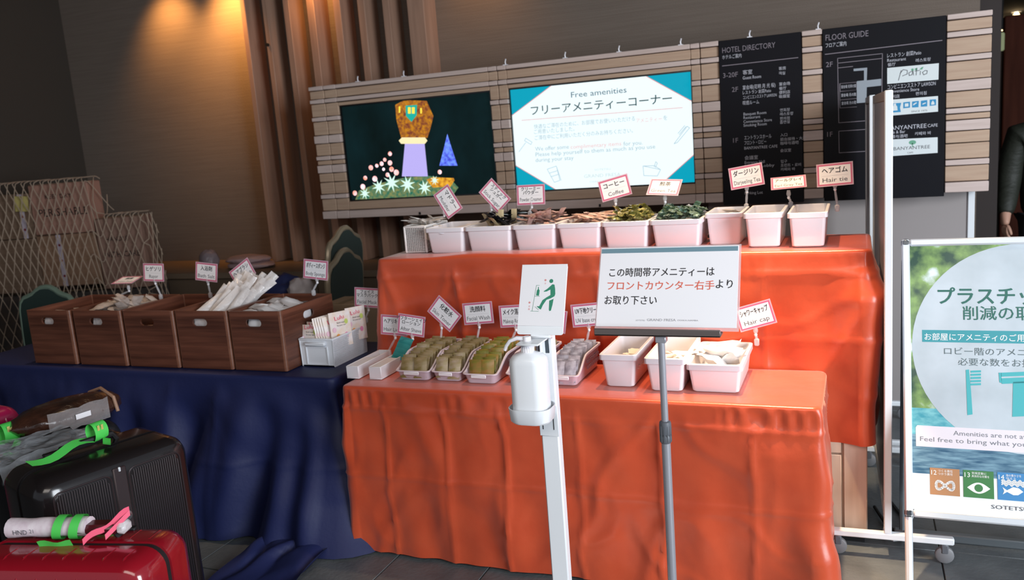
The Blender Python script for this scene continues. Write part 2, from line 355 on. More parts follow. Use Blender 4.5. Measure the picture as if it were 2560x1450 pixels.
for pts in ([(-1.8989, 1.5322), (-1.8508, 1.5836)], [(-1.8576, 1.5959), (-1.8185, 1.5695)], [(-1.8576, 1.5959), (-1.8488, 1.6095), (-1.8098, 1.5831), (-1.8185, 1.5695)],
            [(-0.9573, 1.5151), (-0.88, 1.6063), (-0.8671, 1.5966), (-0.9391, 1.5205), (-0.9573, 1.5151)], [(-0.9326, 1.5708), (-0.893, 1.6117)], [(-0.9261, 1.5637), (-0.8867, 1.6047)],
            [(-1.7254, 1.4168), (-1.6661, 1.4323), (-1.6495, 1.3462), (-1.6856, 1.3362), (-1.7254, 1.4168)], [(-1.6661, 1.4323), (-1.642, 1.3458)], [(-1.7145, 1.3924), (-1.6631, 1.4038)], [(-1.7059, 1.3706), (-1.6571, 1.3821)],
            [(-1.1409, 1.4013), (-1.1389, 1.3466), (-1.0606, 1.34), (-1.0406, 1.3751), (-1.1409, 1.4013)], [(-1.1409, 1.4013), (-1.0762, 1.3997), (-1.0406, 1.3751)], [(-1.0765, 1.3929), (-1.066, 1.4216), (-1.0573, 1.4121), (-1.0699, 1.388)]):
    mb.stroke(pts, .0035, YP-.0005)
o = mb.build('icon_outline', E('iconblue', 'b4cfdd'), d2, smooth=0); o['kind'] = 'stuff'

# ---- black directory panels
PW = mat('sign_white', 'c4c4cc', .5); PG = mat('sign_grey', '857c84', .5)
p1 = thing('hotel_directory', 'black hotel directory panel listing floors in white lettering', 'sign', (0, YB, 0))
MB().rbox(-.689, -.268, -.012, .028, 1.16, 2.043, .002).build('panel', DARKP, p1)
YS = -.0125
text(p1, [('HOTEL DIRECTORY', -0.67, 1.9782, .040, 0.2733), ('3-20F', -0.6699, 1.8481, .036, 0.0777), ('2F', -0.6257, 1.77, .036), ('1F', -0.6273, 1.4989, .036)], PG, YS)
L = [('ホテルご案内', (-0.671, 1.9469), .024, 0.1003), ('客室', (-0.5666, 1.8569), .026, None), ('Guest Room', (-0.5674, 1.8298), .024, 0.0949),
     ('宴会場(花明 月 光 桜)', (-0.5688, 1.7775), .025, 0.1686), ('レストラン 創菜Patio', (-0.5695, 1.7523), .022, 0.1464), ('コンビニエンスストア LAWSON', (-0.5681, 1.7269), .022, 0.173), ('喫煙ルーム', (-0.571, 1.6975), .024, 0.0852),
     ('Banquet Room', (-0.5683, 1.6401), .022, 0.1183), ('Restaurant', (-0.5689, 1.621), .022, 0.0875), ('Convenience Store', (-0.5694, 1.5997), .022, 0.1473), ('Smoking Room', (-0.57, 1.5806), .022, 0.1207),
     ('エントランスホール', (-0.5676, 1.5119), .026, 0.1415), ('フロント・ロビー', (-0.5683, 1.4841), .026, 0.1149), ('BANYANTREE CAFE', (-0.569, 1.4583), .022, 0.1727), ('会議室', (-0.5684, 1.4043), .024, None),
     ('Entrance Hall', (-0.569, 1.3805), .022, 0.1049), ('Front / Lobby', (-0.5696, 1.3589), .022, 0.1548), ('Parking Lot', (-0.5735, 1.215), .022, 0.0952)]
R = [('客房', 1947, 175), ('객실', 1947, 187), ('宴会场', 1948, 214), ('餐厅', 1948, 225), ('便利店', 1948, 235), ('吸烟室', 1948, 245), ('연회장', 1950, 279), ('레스토랑', 1950, 289), ('편의점', 1950, 300), ('흡연실', 1950, 309), ('入口', 1951, 341), ('前台接待・大厅', 1951, 352), ('咖啡与酒吧', 1951, 362), ('会议室', 1951, 380), ('입구', 1952, 407), ('프런트・로비', 1952, 417), ('카페와 바', 1952, 427)]
text(p1, [(a, b[0], b[1], c, d) for a, b, c, d in L]+[(a, *b, .019) for a, b in zip([q[0] for q in R], [(-0.3819, 1.8614), (-0.3824, 1.8367), (-0.3815, 1.7809), (-0.3819, 1.7582), (-0.3824, 1.7375), (-0.3828, 1.7168), (-0.3801, 1.6458), (-0.3805, 1.6249), (-0.3809, 1.6019), (-0.3813, 1.583), (-0.3806, 1.5156), (-0.381, 1.4924), (-0.3814, 1.4713), (-0.3822, 1.4332), (-0.3812, 1.3756), (-0.3816, 1.3543), (-0.3821, 1.3329)])], PW, YS)
MB().stroke([(-0.6721, 1.9114), (-0.285, 1.9147)], .004, YS).build('rule', PG, p1, smooth=0)

p2 = thing('floor_guide', 'wide black floor guide panel with a plan and white logo cards', 'sign', (0, YB, 0))
MB().rbox(-.164, .405, -.012, .028, 1.16, 2.043, .002).build('panel', DARKP, p2)
text(p2, [('FLOOR GUIDE', -0.1491, 1.9843, .042, 0.2027), ('2F', -0.1485, 1.8521, .036), ('1F', -0.1462, 1.4967, .036)], PG, YS)
text(p2, [('フロアご案内', -0.1495, 1.9504, .026, 0.0995), ('レストラン 創菜Patio', 0.1408, 1.8699, .024, 0.1545), ('Restaurant', 0.1409, 1.8483, .022, 0.086), ('餐厅', 0.1427, 1.8265, .019), ('레스토랑', 0.2704, 1.8349, .019),
          ('コンビニエンスストア LAWSON', 0.143, 1.7141, .026, 0.2182), ('Convenience Store', 0.143, 1.6942, .022, 0.1447), ('便利店', 0.143, 1.6684, .019), ('편의점', 0.2715, 1.6728, .019),
          ('BANYANTREE', 0.1433, 1.5082, .030, 0.1785), ('CAFE', 0.3272, 1.5103, .022, 0.0451), ('Cafe & Bar', 0.1434, 1.49, .022, 0.0817), ('咖啡与酒吧', 0.1434, 1.4678, .019), ('카페와 바', 0.2693, 1.4748, .019)], PW, YS)
MB().stroke([(-0.1517, 1.9167), (0.387, 1.9261)], .004, YS).build('rule', PG, p2, smooth=0); mb = MB()
fr = [(-0.0922, 1.8904), (0.1187, 1.8918)], [(-0.0922, 1.8904), (-0.089, 1.5645)], [(0.1187, 1.8918), (0.1152, 1.5627)], [(-0.089, 1.5645), (0.1152, 1.5647)], [(-0.0893, 1.5214), (0.1077, 1.5209)], [(-0.0893, 1.5214), (-0.0882, 1.4098)], [(-0.0882, 1.4098), (0.1077, 1.4093)], [(-0.0924, 1.8664), (0.1187, 1.8683)], [(-0.0907, 1.8422), (-0.02, 1.8431)]
for a in fr: mb.stroke(a, .003, YS)
for k in range(3): mb.ringrect(*(-0.082, 1.7226), *(-0.0014, 1.7634), .002, YS, YS+.0002) if k == 0 else None
mb.stroke([(-0.0836, 1.7632), (-0.0014, 1.7634)], .002, YS); mb.stroke([(-0.082, 1.7226), (-0.0016, 1.7234)], .002, YS); mb.stroke([(-0.0823, 1.6801), (-0.0017, 1.6812)], .002, YS); mb.stroke([(-0.0826, 1.6395), (-0.0019, 1.6388)], .002, YS)
mb.stroke([(-0.0836, 1.7632), (-0.0826, 1.6395)], .002, YS)
mb.build('plan_line', PG, p2, smooth=0)
flats('plan_area', mat('plan_grey', '9aa2ab', .5), [[(-0.0018, 1.657), (-0.0014, 1.7674), (0.0327, 1.7682), (0.0328, 1.8179), (-0.0163, 1.8188), (-0.0163, 1.8307), (0.0479, 1.8302), (0.0458, 1.7669), (0.1132, 1.7684), (0.1132, 1.7347), (0.0458, 1.733), (0.0437, 1.6571)]], YS-.0002, p2)
text(p2, [('宴会場 花明の間', -0.0761, 1.7383, .018, 0.0707), ('宴会場 月の間', -0.0764, 1.6958, .018, 0.0709), ('宴会場 光の間', -0.0747, 1.6551, .018, 0.069)], PW, YS-.0004)
LC = mat('logo_card', 'dfe6e6', .5)
def logo(q, name='logo_card'):
    MB().flat(q, YS-.0006).build(name, LC, p2, smooth=0)
logo([(0.1411, 1.74), (0.3733, 1.7394), (0.3742, 1.8184), (0.1409, 1.8189)])
logo([(0.1432, 1.5805), (0.3732, 1.5836), (0.3724, 1.6599), (0.1431, 1.6604)])
logo([(0.1436, 1.3765), (0.3737, 1.3798), (0.3729, 1.4574), (0.1434, 1.4617)])
YL = YS-.001
mb = MB()
mb.stroke([(0.1926, 1.7528), (0.2053, 1.8006)], .003, YL); mb.stroke([(0.1998, 1.7855), (0.2144, 1.8036), (0.2326, 1.7979), (0.2327, 1.7803), (0.2109, 1.7727)], .003, YL)
mb.stroke([(0.2544, 1.7918), (0.2399, 1.7855), (0.2418, 1.7716), (0.2545, 1.7743), (0.258, 1.7934), (0.2618, 1.7716)], .003, YL); mb.stroke([(0.276, 1.8052), (0.2727, 1.7705)], .003, YL); mb.stroke([(0.2671, 1.7906), (0.2887, 1.7923)], .003, YL); mb.stroke([(0.2924, 1.7881), (0.2907, 1.7707)], .003, YL)
mb.stroke([(0.3139, 1.7898), (0.3014, 1.7813), (0.3069, 1.7691), (0.3212, 1.7736), (0.3229, 1.787), (0.3139, 1.7898)], .003, YL)
mb.build('logo_script', INKG, p2, smooth=0)
flats('logo_leaf', mat('leaf_print', '6aa98a', .5), [[(0.2869, 1.7964), (0.2976, 1.8069), (0.3066, 1.808), (0.2995, 1.7951)], [(0.2508, 1.7941), (0.2616, 1.7931), (0.2616, 1.8048), (0.2507, 1.8039)], [(0.2671, 1.7945), (0.2779, 1.7953), (0.2778, 1.8051), (0.267, 1.8042)]], YL, p2)
BL = mat('icon_blue', '2a8fc0', .5)
for q in ([(0.2153, 1.6125), (0.2464, 1.6138), (0.2462, 1.6435), (0.2151, 1.6423)], [(0.2556, 1.6131), (0.2847, 1.6126), (0.2863, 1.644), (0.2554, 1.6427)], [(0.2956, 1.6136), (0.3245, 1.6132), (0.3242, 1.6446), (0.2953, 1.6432)], [(0.3353, 1.6142), (0.364, 1.6157), (0.3636, 1.645), (0.335, 1.6456)], [(0.1488, 1.5961), (0.2043, 1.5955), (0.2005, 1.6177), (0.206, 1.6411), (0.1487, 1.642), (0.1561, 1.6195)]): MB().flat(q, YL).build('icon_tile', BL, p2, smooth=0)
flats('icon_shape', LC, [[(0.1655, 1.6047), (0.1895, 1.6047), (0.1876, 1.6248), (0.182, 1.6312), (0.182, 1.6392), (0.1709, 1.6401), (0.1709, 1.6302), (0.1654, 1.6247)], [(0.2226, 1.6198), (0.2391, 1.6204), (0.239, 1.6362), (0.2225, 1.6357)], [(0.3027, 1.6229), (0.3189, 1.6294), (0.3171, 1.6334), (0.3027, 1.6288)], [(0.3424, 1.6195), (0.3567, 1.6202), (0.3567, 1.6281), (0.3494, 1.6404), (0.3423, 1.6293)], [(0.261, 1.6225), (0.2791, 1.6348), (0.2736, 1.6372), (0.2609, 1.6304)]], YL-.0003, p2)
text(p2, [('SINCE 1975', 0.252, 1.5896, .012, 0.0727)], INKG, YL)
text(p2, [('BANYANTREE', 0.1716, 1.4051, .024, 0.1675), ('CAFE', 0.2349, 1.3848, .012)], INKG, YL)
mb = MB(); mb.disc(*(0.2585, 1.4396), .017, YL, 14, .011); mb.stroke([(0.2585, 1.4356), (0.2586, 1.4175)], .004, YL)
mb.build('logo_tree', mat('leaf_print', '6aa98a'), p2, smooth=0)

# ================================================================ cloths and the tier behind
def sstep(a, b, x):
    t = min(1, max(0, (x-a)/(b-a))); return t*t*(3-2*t)
def tablecloth(name, label, x0, x1, y0, y1, zt, hem, m, seed, folds, vcreases=(), hcreases=(), corner=(0, 0, 0, 0), flare=(0, 0, 0, 0), gathers=0, bump=.004, ds=.011, nz=64, lumps=(), crease=0, wave=0, extra=None):
    """closed skirt round a table top. Edge order: front, right, back, left; corner order FR, BR, BL, FL. hem(x, side) -> z"""
    rr_ = .03; mb = MB(); r = .012
    W, D = x1-x0, y1-y0; P = []       # (x, y, nx, ny, s, side)
    s = 0.
    def seg(ax, ay, bx, by, nx, ny, side):
        nonlocal s
        l = math.hypot(bx-ax, by-ay); n = max(2, int(l/ds))
        for i in range(n): P.append((ax+(bx-ax)*i/n, ay+(by-ay)*i/n, nx, ny, s+l*i/n, side))
        s += l
    def arc(cx, cy, a0, side):
        nonlocal s
        for i in range(5):
            a = a0+pi/2*i/5; P.append((cx+rr_*math.cos(a), cy+rr_*math.sin(a), math.cos(a), math.sin(a), s+rr_*pi/2*i/5, side))
        s += rr_*pi/2
    seg(x0+rr_, y0, x1-rr_, y0, 0, -1, 0); arc(x1-rr_, y0+rr_, -pi/2, 4)
    seg(x1, y0+rr_, x1, y1-rr_, 1, 0, 1); arc(x1-rr_, y1-rr_, 0, 5)
    seg(x1-rr_, y1, x0+rr_, y1, 0, 1, 2); arc(x0+rr_, y1-rr_, pi/2, 6)
    seg(x0, y1-rr_, x0, y0+rr_, -1, 0, 3); arc(x0+rr_, y0+rr_, pi, 7)
    cs = {}
    for p in P:
        if p[5] >= 4: cs.setdefault(p[5]-4, []).append(p[4])
    cs = {k: sum(v)/len(v) for k, v in cs.items()}; total = s
    rings = []
    def lift(x, y):
        v = 0.
        for lx, ly, lr, lh in lumps: v += lh*math.exp(-(((x-lx)**2+(y-ly)**2)/lr**2))
        return v
    rings.append([(x-nx*r*1.6, y-ny*r*1.6, zt+lift(x, y)) for x, y, nx, ny, q, sd in P])
    for a in (.25, .6, 1):
        rings.append([(x-nx*r*(1-math.sin(a*pi/2)), y-ny*r*(1-math.sin(a*pi/2)), zt-r+r*math.cos(a*pi/2)+lift(x, y)*(1-a*.5)) for x, y, nx, ny, q, sd in P])
    for k in range(1, nz+1):
        t = k/nz; ring = []
        for x, y, nx, ny, q, sd in P:
            zh = hem(x, sd); z = zt-r-(zt-r-zh)*t; d = zt-z
            o = 0.
            fs = folds[sd if sd < 4 else (0 if sd in (4, 7) else 2)]
            g = sstep(.02, .75, t)
            ph = noise.noise((q*1.3, seed, t*.5))*1.6
            o += fs*g*(math.sin(q*2*pi/.31+ph*3)+.55*math.sin(q*2*pi/.17+1.3+ph*4)+.5)
            o += fs*.9*(noise.noise((q*2.4+t*.9, t*1.1, seed+3.1)))*sstep(0, .3, t)
            o += fs*.7*(noise.noise((q*5-t*2.2, t*2.3, seed+9.7)))*sstep(0, .2, t)
            if crease:
                wx, wz = q+.05*noise.noise((q*3, d*3, seed+5)), d+.05*noise.noise((q*3, d*3, seed+2))
                for fx, fz, am, sh in ((2.6, 1.7, 1, 7), (4.1, 3.4, .6, 6)):
                    n1 = noise.noise((wx*fx+wz*.9, wz*fz-wx*.6, seed+fx)); o += crease*am*max(0, 1-abs(n1)*sh)*sstep(.0, .12, t)
                wv = wave*(1+1.6*math.exp(-abs(((q-cs[0]+total/2) % total)-total/2)/.16))
                o += wv*noise.noise((wx*3.6+wz*1.8, wz*1.6, seed+20))*sstep(0, .25, t)+wv*.5*noise.noise((wx*8-wz*3, wz*4, seed+31))*sstep(0, .12, t)
            if gathers: o += gathers*math.sin(q*2*pi/.052+11*noise.noise((q*5, 3, seed)))*math.exp(-((d-.045)/.035)**2)*max(0, .25+1.1*noise.noise((q*4.3, 8, seed)))
            for vs, va, vw in vcreases: o += va*math.exp(-abs(q-vs-.02*noise.noise((t*4, vs, 2)))/vw)*sstep(.0, .15, t)
            for hd, ha, hw in hcreases: o += ha*math.exp(-abs(d-hd-.006*noise.noise((q*5, hd, 1)))/hw)
            for c in range(4):
                if corner[c]:
                    dd = (q-cs[c]+total/2) % total-total/2
                    o += corner[c]*t**1.1*math.exp(-(dd/.10)**2)-corner[c]*.35*t*math.exp(-((abs(dd)-.16)/.06)**2)
            sd2 = sd if sd < 4 else {4: 0, 5: 1, 6: 2, 7: 3}[sd]
            o += flare[sd2]*t**1.5
            o = max(o, -.012)
            ring.append((x+nx*o, y+ny*o, z))
        rings.append(ring)
    n = len(P); mb.loft(rings, False, False)
    # top
    nu, nv = 90, 24; ix0, ix1, iy0, iy1 = x0+r*1.6, x1-r*1.6, y0+r*1.6, y1-r*1.6
    G = [[(ix0+(ix1-ix0)*i/nu, iy0+(iy1-iy0)*j/nv) for j in range(nv+1)] for i in range(nu+1)]
    mb.grid([[(px, py, zt+lift(px, py)+(0 if i in (0, nu) or j in (0, nv) else bump*max(0, noise.noise((px*5, py*7, seed)))*min(1, j, nv-j))) for j, (px, py) in enumerate(c)] for i, c in enumerate(G)])
    if extra: mb.grid(extra)
    o = mb.build(name, m, None, smooth=180)
    o['label'] = label; o['category'] = 'tablecloth'; return o
# lower orange table
tablecloth('tablecloth', 'orange satin tablecloth hanging to the floor over the low front table', -1.905, -.105, 2.715, 3.150, .70,
           lambda x, s: .012, ORANGE, 4.2, (.0055, .006, .002, .006), vcreases=((.16, .010, .007), (.42, .011, .009), (.66, .015, .006), (.95, .009, .010), (1.25, .014, .006), (1.56, .011, .010)),
           hcreases=((.088, .007, .006), (.36, .006, .006)), corner=(.022, .01, .01, .02), flare=(.012, .0, 0, 0), gathers=.012, crease=.008, wave=.018)
# upper orange tier: cloth over a wooden cabinet
cb = thing('cabinet', 'pale wooden cabinet base showing below the hem of the upper orange cloth', 'cabinet', (0, 0, 0))
CBM = mat('cabinet_wood', 'dcc3ae', .5, var=((40, 40, 3), 'd2b8a2'))
MB().rbox(-1.94, .03, 3.215, 3.60, .05, 1.115, .003).build('body', CBM, cb)
for k in range(4): MB().rbox(-1.93+k*.49, -1.93+k*.49+(.4885 if k < 3 else .40), 3.198, 3.214, .07, (.36 if k == 3 else 1.05), .002).build('panel', CBM, cb)
MB().rbox(-.46, -.06, 3.198, 3.214, .368, 1.05, .002).build('panel', CBM, cb)
MB().rbox(-.052, .028, 3.198, 3.214, .07, 1.1, .002).build('panel', CBM, cb)
MB().box(-1.92, .02, 3.24, 3.58, 0, .05).build('plinth', RUBBER, cb)
tablecloth('tablecloth', 'orange satin tablecloth over the tall rear tier under the white tubs', -1.97, .048, 3.185, 3.625, 1.135,
           lambda x, s: .41, ORANGE, 8.6, (.0055, .006, .004, .010), vcreases=((.36, .017, .016), (.68, .012, .012), (.99, .016, .012), (1.62, .010, .02), (1.95, .014, .02)),
           hcreases=((.085, .006, .007), (.33, .007, .012)), corner=(.026, .01, .01, .05), flare=(.0, .0, 0, .015), bump=.006, nz=50, gathers=.004, crease=.008, wave=.020,
           lumps=((-1.5, 3.19, .16, .012), (-1.05, 3.18, .35, .012)))
# navy table, its corner trailing on the floor
G = []
for i in range(41):
    u = i/40; row = []
    for j in range(19):
        v = j/18; x = -2.30+u*.31-.02*v+.06*(u-.5)*v; y = 2.80-v*(.46+.05*math.sin(u*6+1))
        z = .010+.10*(1-v)**3+.035*abs(math.sin(u*9+v*2.2+noise.noise((u*3, v*3, 4))*2))*math.sin(pi*min(1, .02+v*.98))*sstep(.1, .5, v)*1.3*(1-.4*v)
        row.append((x+.02*noise.noise((u*4, v*4, 1)), y, z))
    G.append(row)
tablecloth('tablecloth', 'navy blue tablecloth hanging in folds under the brown boxes', -4.25, -1.995, 2.80, 3.42, .70,
           lambda x, s: .008, NAVY, 1.7, (.040, .018, .01, .02), vcreases=((1.36, .012, .03), (1.62, .012, .03)), hcreases=((.37, .006, .01),),
           corner=(.10, .02, .02, .1), flare=(.13, .0, 0, 0), bump=.002, ds=.018, crease=.003, wave=.02, extra=G)

# ================================================================ containers
def tub(label, x0, x1, y0, y1, zb, h, inset, rim=.024, loc_rz=0, contents=None, group=None, name='storage_tub'):
    """white tapered tub with a folded rim; x0..x1, y0..y1 give the rim"""
    cx, cy = (x0+x1)/2, (y0+y1)/2; W, D = x1-x0, y1-y0
    t = thing(name, label, 'tub', (cx, cy, zb), loc_rz, group)
    def R_(i, z, rd=.012): return [(p[0], p[1], z) for p in rrect(W-2*i, D-2*i, rd, 4)]
    def lerp(z): return inset+.006-(inset)*z/h      # wall offset from the rim outline
    MB().loft([R_(inset+.008, 0), R_(inset+.004, .004), R_(.007, h-rim), R_(.007, h-.004), R_(.011, h-.004), R_(.0115, h-rim), R_(inset+.009, .006), R_(inset+.02, .006)]).build('tub_body', WHITE, t)
    MB().loft([R_(.006, h-rim), R_(.0, h-rim+.001), R_(0, h-.002), R_(.002, h), R_(.010, h), R_(.0105, h-.006), R_(.0075, h-.006), R_(.006, h-rim)], False, False).build('rim', WHITE, t)
    return t
# upper tier, wide tubs then three deeper tubs
UP = 1.139
ups = [(-1.772, -1.585), (-1.577, -1.362), (-1.355, -1.162), (-1.157, -.968), (-.963, -.770), (-.764, -.562)]
lab = ['wide white tub with a pale lining, beside the perforated muddler basket', 'wide white tub filled with black sugar sticks', 'wide white tub heaped with pinkish brown creamer sticks',
       'wide white tub of brown coffee sticks lying flat', 'wide white tub of green and gold sachets behind the coffee card', 'wide white tub of green and teal sachets under the washed-out card']
for (a, b), l in zip(ups, lab): tub(l, a, b, 3.295, 3.56, UP, .113, .012, .020)
tub('deep white tub with striped tea packets under the Darjeeling card', -.556, -.412, 3.345, 3.60, UP, .126, .010, .019)
tub('deep white tub with clear packets, second from the end of the upper row', -.399, -.256, 3.262, 3.575, UP, .130, .011, .021)
tub('empty deep white tub at the end of the upper row under the hair tie card', -.240, -.100, 3.242, 3.58, UP, .127, .010, .020)
# lower tier tubs
LO = .7035
tub('narrow white tub of beige cotton pads next to the lilac basket', -.865, -.727, 2.83, 3.13, LO, .123, .014, .022)
tub('narrow white tub of cotton packs behind the sign pole', -.694, -.549, 2.80, 3.13, LO, .122, .014, .022)
tub('broad white tub full of wrapped hair caps at the end of the lower table', -.549, -.360, 2.81, 3.13, LO, .102, .012, .022)
for x, y, z in ((-.545, 3.13, LO+.118), (-.345, 3.125, LO+.098)):
    pass

def lattice(mb, p0, ux, uz, w, h, nx, nz, bx, bz, th):
    """flat lattice of bars: origin p0, unit vectors ux (along) and uz (up)"""
    p0, ux, uz = Vector(p0), Vector(ux), Vector(uz); n = ux.cross(uz).normalized()*th
    def bar(a, b, c, d):
        q = [p0+ux*a+uz*c, p0+ux*b+uz*c, p0+ux*b+uz*d, p0+ux*a+uz*d]
        mb.add(q+[v+n for v in q], [(0, 1, 2, 3), (7, 6, 5, 4), (0, 4, 5, 1), (1, 5, 6, 2), (2, 6, 7, 3), (3, 7, 4, 0)])
    for i in range(nx+1): bar(w*i/nx-bx/2, w*i/nx+bx/2, 0, h)
    for j in range(nz+1): bar(0, w, h*j/nz-bz/2, h*j/nz+bz/2)
# perforated muddler basket
t = thing('perforated_basket', 'small white perforated basket crammed with clear-wrapped muddlers', 'basket', (-1.845, 3.45, UP))
mb = MB(); W, D, H = .104, .22, .112
for sgn in (-1, 1):
    lattice(mb, (-W/2, sgn*D/2, .004), (1, 0, 0), (0, 0, 1), W, H, 11, 16, .0064, .0038, .002)
    lattice(mb, (sgn*W/2, -D/2, .004), (0, 1, 0), (0, 0, 1), D, H, 22, 16, .0064, .0038, .002)
w_ = mb.build('lattice', mat('ivory_plastic', 'ebe6e2', .4), t, smooth=0); w_['kind'] = 'stuff'
for sx in (-1, 1):
    for sy in (-1, 1): MB().rbox(sx*W/2-.005, sx*W/2+.005, sy*D/2-.005, sy*D/2+.005, 0, H+.008, .003).build('corner_post', mat('ivory_plastic', 'ebe6e2'), t)
MB().ringrect(-1, -1, 1, 1, .01, 0, 0) if False else None
mb = MB()
for a in ((-W/2-.004, W/2+.004, -D/2-.004, -D/2+.004), (-W/2-.004, W/2+.004, D/2-.004, D/2+.004), (-W/2-.004, -W/2+.004, -D/2, D/2), (W/2-.004, W/2+.004, -D/2, D/2)): mb.rbox(*a, H, H+.010, .003)
mb.build('rim', mat('ivory_plastic', 'ebe6e2'), t)
MB().box(-W/2, W/2, -D/2, D/2, .001, .004).build('bottom', mat('ivory_plastic', 'ebe6e2'), t)
# facial mask basket
t = thing('mask_basket', 'white basket with perforated sides holding flowery facial mask packets', 'basket', (-2.175, 2.965, LO))
W0, W1, D, H = .165, .172, .262, .122
M2 = mat('white_basket', 'e6e9ef', .4)
mb = MB()
mb.plate([(-W0/2, 0), (W0/2, 0), (W1/2, H), (-W1/2, H)], 0, .004).plate([(-W0/2, 0), (W0/2, 0), (W1/2, H), (-W1/2, H)], D-.004, D).box(-W0/2, W0/2, 0, D, 0, .004)
mb.build('basket_body', M2, t)
mb = MB()
for sgn in (-1, 1): lattice(mb, (sgn*W0/2, 0, 0), (0, 1, 0), Vector((sgn*(W1-W0)/2, 0, H)).normalized(), D, H, 26, 14, .0055, .0045, .002)
q = mb.build('side_lattice', M2, t, smooth=0); q['kind'] = 'stuff'
mb = MB().ringrect(-W1/2-.004, H-.004, W1/2+.004, H+.004, .002, 0, 0) if False else MB()
for a in ((-W1/2-.004, W1/2+.004, -.004, .005), (-W1/2-.004, W1/2+.004, D-.005, D+.004), (-W1/2-.004, -W1/2+.004, 0, D), (W1/2-.004, W1/2+.004, 0, D)): mb.rbox(*a, H-.008, H+.002, .003)
mb.build('rim', M2, t)
MB().rbox(-.052, .052, -.016, .0, H-.030, H-.012, .005).build('handle', M2, t)
MB().ringrect(-.056, .006, .056, H-.034, .004, -.004, 0).build('front_frame', M2, t)
# long narrow white trays
for x0, x1, l in ((-1.930, -1.873, 'narrow white tray beside the navy table, nearest the mask basket'), (-1.823, -1.768, 'narrow white tray with a teal sachet standing in it')):
    t = thing('narrow_tray', l, 'tray', ((x0+x1)/2, 2.81, LO)); W = x1-x0; D = .262; H = .052
    mb = MB().rbox(-W/2, W/2, 0, D, 0, .004, .001)
    for a in ((-W/2, W/2, 0, .004), (-W/2, W/2, D-.004, D), (-W/2, -W/2+.004, .004, D-.004), (W/2-.004, W/2, .004, D-.004)): mb.rbox(*a, .004, H, .0015)
    mb.build('tray_body', WHITE, t); MB().rbox(-W/2+.004, W/2-.004, .004, D*.55, H-.004, H-.001, .001).build('lid', WHITE, t)
# lilac translucent baskets with a low open front
def lilac(label, x0, x1, y0, y1, flip, tint=LILAC, hi=.092, lo=.040):
    W, D = x1-x0, y1-y0
    t = thing('lilac_basket', label, 'basket', ((x0+x1)/2, y0, LO))
    def top(y): return lo+(hi-lo)*sstep(.01, D*.42, y)
    def sk(y): return flip*y      # leans along its depth
    def ring(i, f, rd=.016):
        return [(p[0]+sk(p[1]+D/2)*1, p[1]+D/2, f*top(p[1]+D/2)) for p in rrect(W-2*i, D-2*i, rd, 5)]
    def fine(i, f, rd=.016):
        out = []; base = rrect(W-2*i, D-2*i, rd, 5); n = len(base)
        for k in range(n):
            a, b = base[k], base[(k+1) % n]; m = max(1, int(math.hypot(b[0]-a[0], b[1]-a[1])/.02))
            if k in (5, 17, 11, 23): m = 14
            for q in range(m):
                x, y = a[0]+(b[0]-a[0])*q/m, a[1]+(b[1]-a[1])*q/m
                out.append((x+sk(y+D/2), y+D/2, f*top(y+D/2)))
        return out
    MB().loft([fine(.018, 0), fine(.014, .05), fine(.005, 1), fine(.008, 1), fine(.017, .08), fine(.03, .08)]).build('basket_body', tint, t)
    MB().loft([fine(.004, .93), fine(0, .94), fine(0, 1.03), fine(.006, 1.03), fine(.006, .93)], False, False).build('rim', mat('lilac_rim', 'e2d5e0', .3), t)
    MB().rbox(-W*.22, W*.22, -.004, 0, lo*.62, lo*.95, .003).build('label_plate', WHITE, t)
    mb = MB()
    for k in (-1, 1):
        for j in range(9):
            for q in range(2):
                y = D*.42+j*D*.055; z = hi*(.35+.25*q); mb.box(k*(W/2-.004)+sk(y)-.0035, k*(W/2-.004)+sk(y)+.0035, y, y+.006, z, z+.012)
    o = mb.build('slot', mat('lilac_shadow', 'a8919f', .6), t, smooth=0); o['kind'] = 'stuff'
    return t
lilac('lilac basket of olive sachets nearest the white trays', -1.705, -1.552, 2.81, 3.13, .02)
lilac('lilac basket of olive sachets under the facial wash card', -1.548, -1.415, 2.815, 3.13, .02)
lilac('larger lilac basket packed with green gold sachets beside the pump bottle', -1.405, -1.262, 2.80, 3.13, .02)
lilac('lilac basket mostly hidden behind the hand pump stand', -1.235, -1.105, 2.82, 3.12, .02)
lilac('pale pink basket of grey sachets under the UV cream card', -1.068, -.945, 2.82, 3.12, .02, mat('pink_translucent', 'dcc3cf', .3, alpha=.75))

